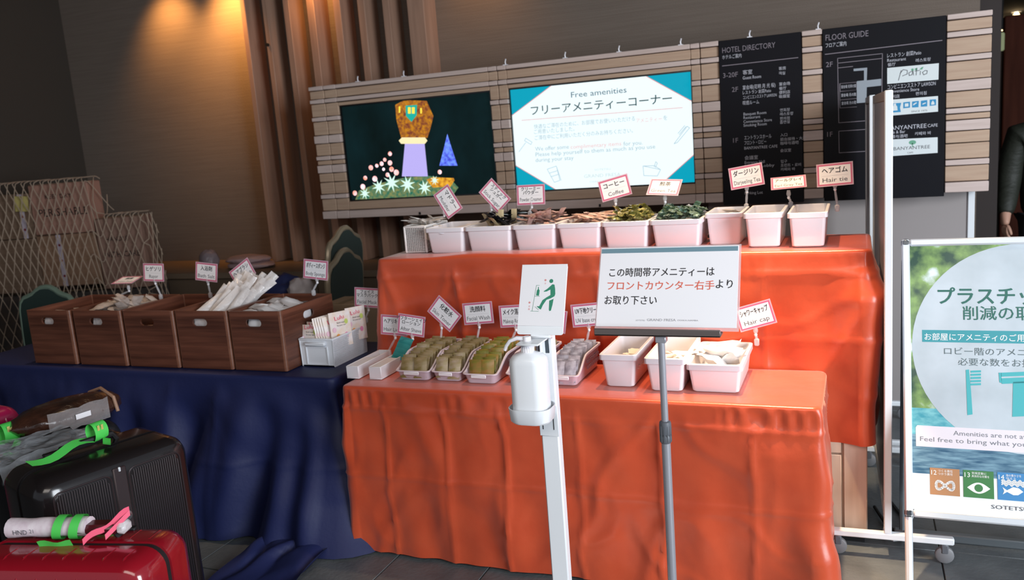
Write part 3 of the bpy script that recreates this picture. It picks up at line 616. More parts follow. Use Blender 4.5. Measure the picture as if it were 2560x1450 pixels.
# brown wooden boxes with handle holes
def holed(mb, x0, x1, z0, z1, hx, hz, hw, hh, y0, y1):
    """panel in XZ with a stadium hole"""
    n = 48; A = set()
    for i in range(n): A.add(round(2*pi*i/n, 6))
    for cx, cz in ((x0, z0), (x1, z0), (x0, z1), (x1, z1)): A.add(round(math.atan2(cz-hz, cx-hx) % (2*pi), 6))
    A = sorted(A); inn = []; out = []
    rx, rc = hw/2-hh/2, hh/2
    for a in A:
        c, s_ = math.cos(a), math.sin(a)
        if abs(s_)*rx <= rc*abs(c)*1 and False: pass
        # ray / stadium
        lo_, hi_ = 0., hw
        for _ in range(24):
            m = (lo_+hi_)/2; px, pz = m*c, m*s_; dx = max(abs(px)-rx, 0)
            if math.hypot(dx, pz) < rc: lo_ = m
            else: hi_ = m
        inn.append((hx+lo_*c, hz+lo_*s_))
        tx = ((x1 if c > 0 else x0)-hx)/c if abs(c) > 1e-9 else 1e9; tz = ((z1 if s_ > 0 else z0)-hz)/s_ if abs(s_) > 1e-9 else 1e9
        q = min(tx, tz); out.append((hx+q*c, hz+q*s_))
    k = len(A); vs = [(p[0], y0, p[1]) for p in out]+[(p[0], y0, p[1]) for p in inn]+[(p[0], y1, p[1]) for p in out]+[(p[0], y1, p[1]) for p in inn]; fs = []
    for i in range(k):
        j = (i+1) % k
        fs += [(i, j, k+j, k+i), (2*k+j, 2*k+i, 3*k+i, 3*k+j), (k+i, k+j, 3*k+j, 3*k+i), (j, i, 2*k+i, 2*k+j)]
    mb.add(vs, fs)
def wooden_box(label, x0, x1, y0, y1, right_hole):
    W, D, H, th, r = x1-x0, y1-y0, .265, .009, .013
    t = thing('wooden_box', label, 'box', (x0, y0, LO))
    mb = MB(); holed(mb, r, W-r, .004, H, W/2-.005, H-.052, .082, .034, 0, th); mb.build('front_panel', WALNUT, t, smooth=0)
    mb = MB(); holed(mb, r, W-r, .004, H, W/2, H-.052, .082, .034, D-th, D); mb.build('back_panel', WALNUT, t, smooth=0)
    MB().box(0, th, r, D-r, .004, H).build('side_panel', WALNUT, t, smooth=0)
    if right_hole:
        mb = MB(); mb.M = Matrix.Translation((W, 0, 0)) @ Matrix.Rotation(pi/2, 4, 'Z'); holed(mb, r, D-r, .004, H, D/2, H-.052, .082, .034, 0, th); mb.build('side_panel', WALNUT, t, smooth=0)
    else: MB().box(W-th, W, r, D-r, .004, H).build('side_panel', WALNUT, t, smooth=0)
    for cx, cy, a0 in ((r, r, pi), (W-r, r, 1.5*pi), (W-r, D-r, 0), (r, D-r, pi/2)):
        sec = [(cx+r*math.cos(a0+k*pi/12), cy+r*math.sin(a0+k*pi/12)) for k in range(7)]+[(cx+(r-th)*math.cos(a0+k*pi/12), cy+(r-th)*math.sin(a0+k*pi/12)) for k in range(6, -1, -1)]
        MB().loft([[(p[0], p[1], .002) for p in sec], [(p[0], p[1], H) for p in sec]]).build('corner', mat('walnut_corner_highlight', '6b4230', .3, coat=.3, var=((2, 2, 30), '7d5240')), t)  # rounded corners in lighter walnut: their highlight is put into the colour
    MB().box(.004, W-.004, .004, D-.004, 0, .008).build('bottom', WALNUT, t, smooth=0)
    return t
bx = [(-3.772, -3.482), (-3.467, -3.163), (-3.154, -2.852), (-2.846, -2.552), (-2.548, -2.266)]
bl = ['brown wooden box nearest the netted cartons, holding a few clear packets', 'brown wooden box of shiny razor packets under the razor card', 'nearly empty brown wooden box under the bath salt card', 'brown wooden box overflowing with clear-wrapped hairbrushes', 'brown wooden box next to the mask basket, with a handle hole in its side']
for (a, b), l, k in zip(bx, bl, range(5)): wooden_box(l, a, b, 2.848+.004*k, 3.245+.004*k, k == 4)

# ================================================================ packets and sachets
def pillow(w, h, b, nu=4, nv=6, wob=.0, seed=0, crimp=.1):
    """flat sachet lying in XZ, bulging along Y, open form closed by its two faces"""
    mb = MB(); F = [[], []]
    for sd in (0, 1):
        g = []
        for i in range(nu+1):
            u = i/nu*2-1; row = []
            for j in range(nv+1):
                v = j/nv*2-1
                e = (1-abs(u)**6)*(1-abs(v)**8); y = b*e*(1 if sd else -1)+wob*noise.noise((u*1.7+seed, v*1.9, seed*.7))
                row.append((u*w/2*(1-.03*e), y, v*h/2))
            g.append(row)
        if sd: g = g[::-1]
        mb.grid(g)
    return mb
def scatter(name, label, cat, group, meshes, spots):
    for k, (loc, rot) in enumerate(spots):
        o = link(name, meshes[k % len(meshes)], None, loc); o.rotation_euler = rot
        o['label'] = label; o['category'] = cat; o['group'] = group
def heap(x0, x1, y0, y1, z0, n, lay=.006, tilt=(60, 95), spin=40, dz=.02, rows=None):
    out = []
    for k in range(n):
        x = rnd.uniform(x0, x1); y = y0+(y1-y0)*((k+.5)/n)+rnd.uniform(-.01, .01)
        out.append(((x, y, z0+rnd.uniform(0, dz)), (rad(rnd.uniform(*tilt)), rad(rnd.uniform(-12, 12)), rad(rnd.uniform(-spin, spin)))))
    return out
def packs(key, w, h, b, m, n=3, wob=.004):
    return [pillow(w, h, b, 4, 6, wob, k*3.3+1).mesh(key, m, 60) for k in range(n)]
SUG = packs('sugar_stick', .030, .085, .004, mat('black_wrap', '17161a', .3, coat=.3)); SUGT = packs('sugar_stick', .024, .10, .003, mat('kraft_wrap', 'c8b48d', .5))
BRN = packs('creamer_stick', .024, .085, .003, mat('pinkish_wrap', 'a9837c', .4, var=((30, 30, 30), 'c9aaa2'))); COF = packs('coffee_stick', .022, .11, .004, mat('brown_wrap', 'a0766a', .4, var=((25, 25, 25), 'cdb4a6')))
GRN = packs('green_sachet', .030, .066, .003, mat('green_gold_wrap', '5d6a30', .22, metal=.45, var=((22, 22, 75), 'e0d28a')), 4, .009); TEA = packs('teal_sachet', .030, .066, .003, mat('green_teal_wrap', '4a6432', .22, metal=.45, var=((22, 22, 75), 'b9d6cf')), 4, .009)
MUD = packs('muddler', .016, .15, .003, mat('clear_wrap_white', 'efe9e4', .25, alpha=.8))
Z1 = UP+.108
scatter('sugar_stick', 'black wrapped sugar stick heaped in the second wide tub', 'sugar stick', 'black sugar sticks', SUG, heap(-1.515, -1.39, 3.33, 3.53, Z1+.004, 44, tilt=(50, 100), spin=85, dz=.042))
scatter('sugar_stick', 'kraft paper sugar stick among the black sticks', 'sugar stick', 'kraft sugar sticks', SUGT, heap(-1.53, -1.39, 3.32, 3.44, Z1+.008, 7, tilt=(20, 55), spin=50, dz=.015))
scatter('creamer_stick', 'pinkish creamer stick heaped above the rim of its tub', 'creamer stick', 'creamer sticks', BRN, heap(-1.325, -1.185, 3.325, 3.54, Z1+.003, 46, tilt=(50, 100), spin=85, dz=.038))
scatter('coffee_stick', 'brown coffee stick lying in the fourth wide tub', 'coffee stick', 'coffee sticks', COF, heap(-1.125, -.995, 3.325, 3.53, Z1+.002, 24, tilt=(60, 100), spin=90, dz=.025))
scatter('tea_sachet', 'green and gold sachet in the tub behind the coffee card', 'sachet', 'green gold sachets', GRN, heap(-.935, -.795, 3.325, 3.54, Z1+.004, 60, tilt=(50, 105), spin=90, dz=.036))
scatter('tea_sachet', 'green and teal sachet in the widest upper tub', 'sachet', 'green teal sachets', TEA, heap(-.735, -.59, 3.325, 3.54, Z1+.002, 64, tilt=(50, 105), spin=90, dz=.034))
scatter('muddler', 'clear-wrapped white muddler sticking out of the perforated basket', 'muddler', 'wrapped muddlers', MUD, heap(-1.875, -1.81, 3.40, 3.52, UP+.108, 34, tilt=(62, 98), spin=85, dz=.032))
scatter('paper_packet', 'flat white packet lining the first wide tub', 'packet', 'white packets in the first wide tub', packs('paper_packet', .09, .07, .004, mat('white_packet', 'e9e3e6', .4)), heap(-1.74, -1.62, 3.34, 3.52, UP+.075, 10, tilt=(75, 100), spin=40, dz=.02))
scatter('tea_packet', 'white tea packet with dark stripes in the Darjeeling tub', 'packet', 'striped tea packets', packs('tea_packet', .07, .06, .005, mat('striped_wrap', 'f0ecec', .35, var=((4, 4, 90), '4b3f4a'))), heap(-.53, -.44, 3.38, 3.57, UP+.082, 12, tilt=(55, 95), spin=50, dz=.03))
scatter('clear_packet', 'clear white packet in the tub beside the empty one', 'packet', 'clear packets in the upper tub', packs('clear_packet', .06, .07, .006, CLEARW), heap(-.37, -.285, 3.33, 3.54, UP+.07, 10, tilt=(50, 95), spin=50, dz=.03))
# lower: cosmetics sachets standing in rows, two columns
ORD = 'front second third fourth fifth sixth seventh eighth ninth tenth eleventh twelfth'.split()
def rows2(name, label, group, x0, x1, y0, y1, z, mA, mB_, n, lean=-18, flip=.02, w=.056, h=.082):
    A = packs(name, w, h, .0045, mA, 2, .003)+packs(name, w, h, .0045, mB_, 2, .003); sp = []
    for k in range(n):
        for c in (0, 1):
            y = y0+(y1-y0)*k/(n-1); x = x0+(x1-x0)*(.28+.44*c)+rnd.uniform(-.004, .004)+flip*(y-y0)
            sp.append(((x, y, z+.04+rnd.uniform(-.004, .004)+.022*sstep(0, .5, k/n)), (rad(lean+rnd.uniform(-7, 7)), rad(rnd.uniform(-4, 4)), rad(rnd.uniform(-7, 7)))))
    for k, (loc, rot) in enumerate(sp):
        o = link(name, A[k % len(A)], None, loc, rot); r_ = k//2
        w0, w1 = label.split('|'); o['category'] = 'sachet'; o['group'] = group
        o['label'] = w0+(' at the front' if r_ == 0 else ', '+ORD[r_]+' from the front')+(', near column, ' if k % 2 == 0 else ', far column, ')+w1
OL1 = mat('olive_tan_wrap', '9a8464', .3, var=((26, 26, 44), '77672f')); OL2 = mat('tan_wrap', 'a89482', .3, var=((30, 30, 50), '8a7a3c'))
rows2('toner_sachet', 'tan sachet|basket nearest the narrow trays', 'toner sachets', -1.692, -1.565, 2.835, 3.10, LO+.008, OL1, OL2, 12)
rows2('wash_sachet', 'olive tan sachet|basket under facial wash card', 'facial wash sachets', -1.538, -1.425, 2.84, 3.10, LO+.008, OL2, OL1, 12, w=.05)
rows2('green_packet', 'olive green sachet|large lilac basket', 'olive green sachets', -1.392, -1.278, 2.83, 3.09, LO+.01, mat('olive_green_wrap', '7f7a30', .28, var=((26, 26, 44), 'a8763f')), mat('olive_wrap', '8b8647', .28, var=((30, 30, 50), '6d6a24')), 12, w=.054)
rows2('remover_sachet', 'pale sachet|basket behind pump stand', 'sachets behind the pump stand', -1.225, -1.115, 2.85, 3.08, LO+.008, mat('pale_wrap', 'cfc3c6', .3, var=((26, 26, 44), 'a59aa2')), OL2, 8, w=.05)
rows2('cream_sachet', 'grey sachet|pale pink basket', 'grey cream sachets', -1.055, -.958, 2.845, 3.09, LO+.008, mat('grey_wrap', '8e8590', .28, var=((34, 34, 34), 'cfc8d2')), mat('white_grey_wrap', 'c9c2cc', .3, var=((34, 34, 34), '6f6570')), 11, w=.046)
o = link('teal_sachet', pillow(.07, .10, .004, wob=.006, seed=2).mesh('teal_sachet', mat('teal_wrap', '2f8588', .3, var=((3, 3, 60), '47999a')), 60), None, (-1.77, 3.0, LO+.080), (rad(-38), rad(8), rad(-14)))
tag(o, 'teal green sachet leaning out of the narrow white tray', 'sachet')
scatter('cotton_pad', 'beige cotton pad lying in the narrow white tub', 'cotton pad', 'cotton pads', packs('cotton_pad', .05, .06, .006, mat('cotton', 'f3e8d6', .9)), heap(-.83, -.755, 2.88, 3.08, LO+.055, 14, tilt=(70, 100), spin=50, dz=.02))
scatter('cotton_pack', 'small white cotton pack in the tub behind the sign pole', 'cotton pack', 'cotton packs', packs('cotton_pack', .04, .07, .006, mat('white_wrap', 'f4efec', .4)), heap(-.66, -.58, 2.86, 3.08, LO+.055, 14, tilt=(45, 95), spin=60, dz=.025))
scatter('hair_cap_packet', 'white wrapped hair cap bulging from the broad tub', 'packet', 'wrapped hair caps', packs('hair_cap_packet', .11, .10, .014, mat('white_film', 'f6f3f2', .3, alpha=.92, bump=((30, 30, 30), .3)), 3, .016), heap(-.51, -.40, 2.87, 3.08, LO+.078, 9, tilt=(50, 95), spin=60, dz=.03))
# brown boxes
KEEP = mat('clear_glint', 'cfc2bb', .1, alpha=.6, bump=((30, 30, 30), .8))
scatter('clear_packet', 'clear packet lying in the box nearest the netted cartons', 'packet', 'clear packets in the first box', packs('clear_packet', .09, .12, .012, KEEP), heap(-3.71, -3.55, 2.93, 3.15, LO+.19, 10, tilt=(60, 95), spin=60, dz=.03))
scatter('razor_packet', 'shiny clear-wrapped razor piled in the second brown box', 'razor', 'wrapped razors', packs('razor_packet', .05, .15, .012, KEEP, 3, .012), heap(-3.42, -3.21, 2.95, 3.18, LO+.215, 26, tilt=(40, 95), spin=70, dz=.055))
scatter('salt_packet', 'pale packet at the bottom of the nearly empty brown box', 'packet', 'bath salt packets', packs('salt_packet', .08, .10, .01, mat('tan_packet', 'c9a48c', .4)), heap(-3.08, -2.93, 2.96, 3.17, LO+.13, 9, tilt=(60, 95), spin=60, dz=.03))
HB = packs('hairbrush_packet', .045, .20, .010, mat('brush_film', 'f3ecea', .12, alpha=.66, bump=((36, 36, 36), .7)), 3, .012)
scatter('hairbrush_packet', 'clear-wrapped white hairbrush leaning out of its box', 'hairbrush', 'wrapped hairbrushes', HB, [((x, y, LO+.245+.055*((y-2.9)/.3)+rnd.uniform(-.012, .012)), (rad(rnd.uniform(-8, 22)-38), rad(rnd.uniform(24, 48)), rad(rnd.uniform(-20, 20)))) for y in (2.99, 3.03, 3.07, 3.11, 3.15, 3.18) for x in (-2.76, -2.71, -2.66, -2.61)])
scatter('sponge_packet', 'white packed body sponge in the box with the side handle hole', 'sponge', 'packed body sponges', packs('sponge_packet', .09, .12, .02, mat('sponge_film', 'f2ecea', .3, alpha=.9), 3, .01), heap(-2.48, -2.35, 2.97, 3.18, LO+.215, 12, tilt=(55, 95), spin=60, dz=.035))
for k, (x, me, l, g) in enumerate(((-3.627, 'clear_packet', 'clear packet showing in the handle hole of the first brown box', 0), (-3.315, 'razor_packet', 'clear packet showing in the handle hole of the razor box', 0), (-2.70, 'hairbrush_packet', 'clear-wrapped brush showing in the handle hole of the hairbrush box', 0), (-2.41, 'sponge_packet', 'white pack showing in the front handle hole of the sponge box', 0))):
    o = link(me, pillow(.11, .07, .006, wob=.006, seed=k+3).mesh(me, CLEARW if k < 3 else PAPER, 60), None, (x, 2.876+.006*k, LO+.212), (rad(-8), 0, 0)); tag(o, l, 'packet')
o = link('sponge_packet', pillow(.11, .07, .006, wob=.006, seed=9).mesh('sponge_packet', PAPER, 60), None, (-2.287, 3.06, LO+.212), (0, rad(3), pi/2)); tag(o, 'white pack showing in the side handle hole of the sponge box', 'packet')
# facial masks
MASK = mat('mask_print', 'f6efee', .35, var=((26, 26, 26), 'efd9c4'))
mk = 0
def mask(loc, rot, w=.105, h=.14, lbl='flowery facial mask packet standing in the white basket'):
    t = thing('mask_packet', lbl, 'packet', loc, 0, 'facial mask packets'); t.rotation_euler = rot
    pillow(w, h, .003, 4, 6, .003, loc[1]*9).build('pouch', MASK, t, 60)
    mb = MB()
    glyphs(mb, 'Lulu', -.028, .040, .026, .05, -.0045, 'L', .1); mb.build('lettering', mat('mask_pink', 'e8486f', .5), t, smooth=0)
    text(t, [('facial mask', -.02, .026, .010), ('for your skin', -.02, .014, .009)], INKG, -.0045)
    for k, (fx, fz, c) in enumerate(((-.02, -.03, 'f0a24f'), (.024, -.028, 'e98fb4'), (.03, .03, 'c6d66e'), (-.036, .0, 'f3c8d8'))):
        MB().disc(fx, fz, .010, -.0046, 8, .012).build('flower_print', mat('print_'+c, c, .5), t, smooth=0)
for k in range(2): mask((-2.225+.01*k, 2.995+.022*k, LO+.115+.008*k), (rad(-10), 0, rad(-4)), .09, .12, 'small flowery mask packet at the front of the white basket')
for k in range(5): mask((-2.165+.010*k, 3.03+.004*k, LO+.135), (rad(-6), rad(-4), rad(62)), .10, .15, ORD[k]+' edge-on flowery mask packet counted from the basket front')
mask((-2.105, 3.06, LO+.145), (rad(-6), rad(2), rad(70)), .11, .155, 'flowery mask packet leaning on the perforated side of the basket')
mask((-2.095, 3.17, LO+.145), (rad(-5), rad(3), rad(72)), .11, .15, 'flowery mask packet at the back of the white basket')

# ================================================================ name cards on clear clips
CARDW, CARDH = .127, .083
def card(label, jp, en, x, y, z, ry, base, tilt=-6, rz=0, sx=1, glare=False, two=None, k=1.0):
    """x,y,z card centre; ry clockwise roll in degrees; base: point where the clip grips"""
    b = Vector(base); c = Vector((x, y, z)); t = thing('name_card', label, 'name card', b, 0, None)
    W, H = CARDW*k, CARDH*k
    R_ = Matrix.Translation(c-b) @ Matrix.Rotation(rad(rz), 4, 'Z') @ Matrix.Rotation(rad(tilt), 4, 'X') @ Matrix.Rotation(rad(ry), 4, 'Y')
    h = bpy.data.objects.new('card', MB().rbox(-W/2, W/2, -.0006, .0006, -H/2, H/2, .0005).mesh('card', PAPER)); COL.objects.link(h); h.parent = t; h.matrix_local = R_
    MB().ringrect(-W/2-.004, -H/2-.004, W/2+.004, H/2+.004, .0045, -.0009, .0009).build('laminate', mat('laminate_edge', 'e3b9c9', .25, alpha=.75), h)
    MB().ringrect(-W/2, -H/2, W/2, H/2, .0055, -.0009, -.0005).build('border', PINK, h)
    if two: text(h, [(jp, 0, .020*k, .019*k, None, 'C'), (two, 0, .003*k, .019*k, None, 'C')], INK, -.001, bold=.016)
    elif jp: text(h, [(jp, 0, .008*k, .026*k, min(W*.8, .0235*k*len(jp)), 'C')], INK, -.001, bold=.016)
    if en:
        text(h, [(en, 0, -.028*k, .024*k, min(W*.82, .0115*k*len(en)), 'C')], INKG, -.001)
        MB().rect(-W*.38, -.004*k, W*.38, -.0032*k, -.001).build('rule', mat('pale_rule', 'c9c6cc', .5), h, smooth=0)
    # clip: jaw at the lower edge of the card, ball joint, gripping base
    down = (R_.to_3x3() @ Vector((0, 0, -1)))
    cl = (c-b)
    hw = W/2*abs(math.sin(rad(ry)))+H/2*abs(math.cos(rad(ry)))
    j = cl+Vector((0, .001, -hw+.004)) if abs(ry) < 20 else cl+Vector((-.03*math.sin(rad(ry)), .001, -hw*.62))
    MB().tube([j+Vector((0, 0, .012)), j, j+Vector((0, 0, -.006)), j+Vector((0, 0, -.016))], [.006, .0085, .0085, .004], 8).build('clip_jaw', CLEAR, t)
    e = j+Vector((0, 0, -.018)); q = Vector((0, 0, .012)); n = max(2, int((e-q).length/.017))
    MB().lathe([(0, -.0065), (.0045, -.005), (.0065, 0), (.0045, .005), (0, .0065)], 10, tuple(e)).build('ball_joint', mat('ball_white', 'f4f1f6', .15), t)
    mid = e.lerp(q, .5)
    MB().tube([e, mid, q], [.0036, .0052, .004], 8).build('stem', CLEAR, t)
    MB().rbox(-.009, .009, -.008, .008, -.014, .014, .004).build('clip_base', CLEAR, t)
    return t
RIM = UP+.118
card('muddler card rolled steeply on its corner above the perforated basket', 'マドラー', 'Muddler', -1.7456, 3.5, 1.3504, 57.7872, (-1.8027, 3.5, 1.2561))
card('stick sugar card tilted like a diamond above the black sticks', 'スティック', 'Stick Sugar', -1.5179, 3.52, 1.3656, 46.8913, (-1.5592, 3.52, 1.2563), two='シュガー')
card('upright creamer powder card in front of the bright screen', 'クリーミー', 'Powder Creamer', -1.3515, 3.54, 1.3597, -0.1367, (-1.362, 3.54, 1.2741), two='パウダー')
card('coffee card rolled anticlockwise over the brown sticks', 'コーヒー', 'Coffee', -0.9644, 3.54, 1.3708, -13.068, (-0.9636, 3.54, 1.2588))
card('card facing up into the lamp and washed out to plain white', '煎茶', 'Green Tea', -0.7419, 3.5, 1.3663, 5.8871, (-0.7486, 3.5, 1.2534), tilt=-48)
card('Darjeeling tea card above the striped packets', 'ダージリン', 'Darjeeling Tea', -0.4209, 3.585, 1.3876, -7.9469, (-0.4242, 3.585, 1.2631), tilt=-12)
card('curled tea card bent far back between two upright cards', 'アールグレイ', 'Earl Grey Tea', -0.2558, 3.56, 1.3564, -5.1485, (-0.2482, 3.56, 1.2664), tilt=-62)
card('hair tie card over the empty tub at the end of the upper row', 'ヘアゴム', 'Hair tie', -0.0822, 3.56, 1.3785, -3.012, (-0.0745, 3.56, 1.2464), tilt=-14, rz=-4)
card('hair liquid card half hidden behind the after shave card', 'ヘアリキッド', 'Hair Liquid', -1.8348, 3.06, 0.8683, 3.2183, (-1.8727, 3.06, 0.7456), k=.95)
card('after shave card above the narrow white trays', 'アフターシェイブ', 'After Shave', -1.734, 3.03, 0.8766, 7.2252, (-1.7619, 3.03, 0.7634), two='ローション', k=.95)
card('skin toner card rolled clockwise over the first lilac basket', '化粧水', 'Skin Toner', -1.6097, 3.1, 0.9118, 40.5718, (-1.6369, 3.1, 0.7917))
card('facial wash card, level, over the second lilac basket', '洗顔料', 'Facial Wash', -1.4541, 3.1, 0.9145, -4.4097, (-1.4667, 3.1, 0.7967))
card('makeup remover card partly covered by the hand pump sign', 'メイク落とし', 'Makeup Remover', -1.2908, 3.1, 0.904, -3.4802, (-1.3081, 3.1, 0.7998))
card('card almost wholly hidden behind the hand pump sign', '乳液', 'Milk Lotion', -1.1384, 3.1, 0.8888, 8.4187, (-1.1638, 3.1, 0.7977))
card('UV base cream card half covered by the large notice', 'UV下地クリーム', 'UV base cream', -0.9803, 3.1, 0.9113, -5.4316, (-0.9908, 3.1, 0.7962))
card('hair cap card beside the large notice, over the broad tub', 'シャワーキャップ', 'Hair cap', -0.3485, 3.12, 0.9085, -16.4201, (-0.3453, 3.12, 0.809))
card('card lying almost flat over the box nearest the netted cartons', '綿棒', 'Cotton Swab', -3.4795, 3.22, 1.0494, -2.3594, (-3.5364, 3.22, 0.9612), tilt=-76)
card('razor card over the second brown box', 'ヒゲソリ', 'Razor', -3.2944, 3.22, 1.0869, 1.8867, (-3.2714, 3.22, 0.961))
card('bath salt card over the nearly empty brown box', '入浴剤', 'Bath Salt', -2.9652, 3.23, 1.0832, 5.8731, (-2.9607, 3.23, 0.9668))
card('hairbrush card rolled anticlockwise over the wrapped brushes', 'ヘアブラシ', 'Hairbrush', -2.746, 3.23, 1.0766, -31.1701, (-2.7367, 3.23, 0.9723))
card('body sponge card over the box beside the mask basket', 'ボディースポンジ', 'Body Sponge', -2.3301, 3.24, 1.085, 5.8957, (-2.3566, 3.24, 0.9753))
card('facial mask card tucked behind the edge of the upper orange cloth', 'フェイス', 'Facial Mask', -2.0807, 3.26, 0.9481, 3.0335, (-2.0937, 3.25, 0.8451), two='マスクパック')

# ================================================================ sign stand with notice
t = thing('sign_stand', 'slim grey floor stand holding the large white notice', 'stand', (-.527, 2.35, 0))
MB().tube([(0, 0, .72), (0, 0, 1.02)], .0105, 14).build('upper_pole', GREY, t)
MB().tube([(0, 0, .02), (0, 0, .72)], .0135, 14).build('lower_pole', GREY, t)
mb = MB().lathe([(.0145, .695), (.0175, .70), (.0175, .715), (.0155, .72), (.0175, .725), (.018, .752), (.0165, .76), (.012, .763)], 18)
for k in range(12): mb.box(.0165*math.cos(k*pi/6)-.0015, .0165*math.cos(k*pi/6)+.0015, .0165*math.sin(k*pi/6)-.0015, .0165*math.sin(k*pi/6)+.0015, .70, .75)
mb.build('collar', DARKG, t)
MB().lathe([(0, 0), (.14, 0), (.14, .008), (.13, .014), (.02, .022), (0, .022)], 32).build('base', GREY, t)
t2 = thing('rail_holder', '', '', (0, 0, 0)) if False else None
rl = MB().rbox(-.194, .172, -.022, .03, 1.022, 1.028, .002); rl.rbox(-.194, .172, -.022, -.017, 1.022, 1.044, .002)
rl.build('rail', mat('rail_metal', '6f6663', .4, metal=.4), t)
MB().rbox(-.016, .016, -.012, .016, 1.0, 1.022, .003).build('bracket', GREY, t)
SO = (-0.7282, 2.375, 1.0392)
tl = rad(-26)
n = thing('notice_board', 'large white notice with a slate blue band leaning on the grey stand', 'sign', SO, 0, None, tl)
UL, UR, VT = 0, 0.4117, 0.245
MB().rbox(UL-.004, UR+.006, -.001, .002, -.010, VT+.004, .001).build('acrylic_sleeve', mat('pink_acrylic', 'f0d9da', .12, alpha=.45, coat=.3), n)
MB().rbox(UL, UR, -.0022, -.0012, .0, VT, .0004).build('sheet', PAPER, n)
MB().rbox(UL+.06, UR-.06, .003, .008, .002, VT*.8, .002).build('back_plate', GREY, n)
MB().rect(UL+.002, VT-.017, UR-.003, VT-.003, -.0026).build('band', mat('slate_band', '6f8f9c', .5), n, smooth=0)
ZL = -.0028
text(n, [('この時間帯アメニティーは', 0.0313, 0.1557, .030, 0.3133), ('より', 0.3499, 0.1177, .030, 0.0473),
         ('お取り下さい', 0.0224, 0.0694, .030, 0.1583)], INK, ZL, bold=.007)
text(n, [('フロントカウンター右手', 0.0279, 0.1143, .030, 0.3181)], REDINK, ZL, bold=.007)
text(n, [('GRAND FRESA', 0.1549, 0.0176, .0105, 0.0847), ('SOTETSU', 0.1213, 0.0173, .006, 0.0276), ('OSAKA-NAMBA', 0.2442, 0.0185, .006, 0.0597)], mat('faint_ink', 'a3a3a8', .6), ZL)

# ================================================================ hand pump stand
t = thing('pump_stand', 'white pedal-operated hand sanitiser stand with a pictogram plate', 'stand', (-.884, 2.33, 0))
MB().rbox(-.028, .029, 0, .034, .012, 1.045, .004).build('post', WHITEP, t)
MB().rbox(-.15, .15, -.14, .16, 0, .012, .004).build('base', WHITEP, t)
MB().rbox(-.05, .05, -.20, -.08, .03, .038, .003).build('pedal', WHITEP, t)
MB().tube([(0, -.10, .035), (0, .0, .05)], .006).build('pedal_arm', ALU, t)
MB().rbox(-.031, .032, -.004, .0, .70, .80, .002).build('bracket_plate', WHITEP, t)
for x in (-.018, .017): MB().rbox(x-.0012, x+.0012, -.0052, -.0038, .722, .765, .0005).build('slot', RUBBER, t)
mb = MB()      # tray that holds the bottle
def ringt(w, d, z): return [(p[0]-.03, p[1]-.055, z) for p in rrect(w, d, .04, 6)]
mb.loft([ringt(.116, .098, .768), ringt(.128, .108, .775), ringt(.134, .114, .815), ringt(.130, .110, .815), ringt(.124, .104, .779), ringt(.05, .05, .779)])
mb.build('tray', mat('frosted_white', 'eef1f5', .25, alpha=.93), t)
DP = mat('dark_window', '39424a', .3)
MB().rbox(-.017, .018, -.0015, .002, .965, 1.018, .001).build('pump_slot', DP, t)
MB().rbox(-.0005, .006, -.035, .0, .962, 1.012, .002).build('push_rod', WHITEP, t)
MB().rbox(-.05, .022, -.10, .0, 1.012, 1.017, .002).build('push_plate', WHITEP, t)
DO = (-0.9535, 2.3, 1.0416)
h = bpy.data.objects.new('sign_plate', None); COL.objects.link(h); h.parent = t
h.matrix_local = Matrix.Translation(Vector(DO)-Vector((-.884, 2.33, 0))) @ Matrix.Rotation(rad(-24), 4, 'X')
dw, dh = 0.1465, 0.2046
MB().plate([(p[0]+dw/2, p[1]+dh/2-.006) for p in rrect(dw, dh+.012, .008, 3)], 0, .003).build('plate', WHITEP, h)
MB().rbox(.0, dw, -.0022, -.0006, .014, dh, .0005).build('sheet', PAPER, h)
YD = -.0026
GP = mat('pictogram_green', '2f8a6c', .5)
def dpoly(pts, name='pictogram', m=GP): MB().flat(pts, YD).build(name, m, h, smooth=0)
MB().disc(*(0.0987, 0.1521), .0062, YD, 18).build('pictogram_head', GP, h, smooth=0)
dpoly([(0.1032, 0.1422), (0.1097, 0.1409), (0.1126, 0.1286), (0.1144, 0.1125), (0.1124, 0.1052), (0.1014, 0.099), (0.0878, 0.0941), (0.0775, 0.0781), (0.0722, 0.0646), (0.0682, 0.0658), (0.0573, 0.0743), (0.0663, 0.0744), (0.0751, 0.0929), (0.0872, 0.1015), (0.0994, 0.1089), (0.0981, 0.1261), (0.087, 0.12), (0.0769, 0.1188), (0.078, 0.1213), (0.0889, 0.1287)])
dpoly([(0.1092, 0.0966), (0.1103, 0.099), (0.108, 0.0794), (0.1043, 0.0611), (0.0993, 0.0598), (0.0978, 0.0635), (0.0969, 0.0917)])
mb = MB()
for a in ([(0.0521, 0.1388), (0.0443, 0.0595)], [(0.0521, 0.1388), (0.0624, 0.1387)], [(0.0496, 0.1052), (0.0651, 0.1052)], [(0.0391, 0.0595), (0.065, 0.0584)], [(0.0522, 0.0731), (0.0646, 0.0633)]): mb.stroke(a, .0010, YD)
mb.build('pictogram_line', GP, h, smooth=0)
dpoly([(0.0533, 0.1077), (0.0547, 0.1226), (0.0581, 0.1276), (0.0576, 0.1338), (0.0602, 0.1338), (0.0607, 0.1275), (0.0637, 0.1226), (0.0624, 0.1065)], 'pictogram_bottle')
text(h, [('❷', 0.0768, 0.1523, .0075), ('手', 0.0776, 0.1424, .006), ('❶', 0.0307, 0.0829, .0075), ('足', 0.0316, 0.0718, .006), ('踏', 0.031, 0.0631, .006)], mat('pale_red_print', 'e08a86', .5), YD)
MB().rbox(dw*.28, dw*.72, .002, .03, -.02, .05, .004).build('plate_bracket', WHITEP, h)
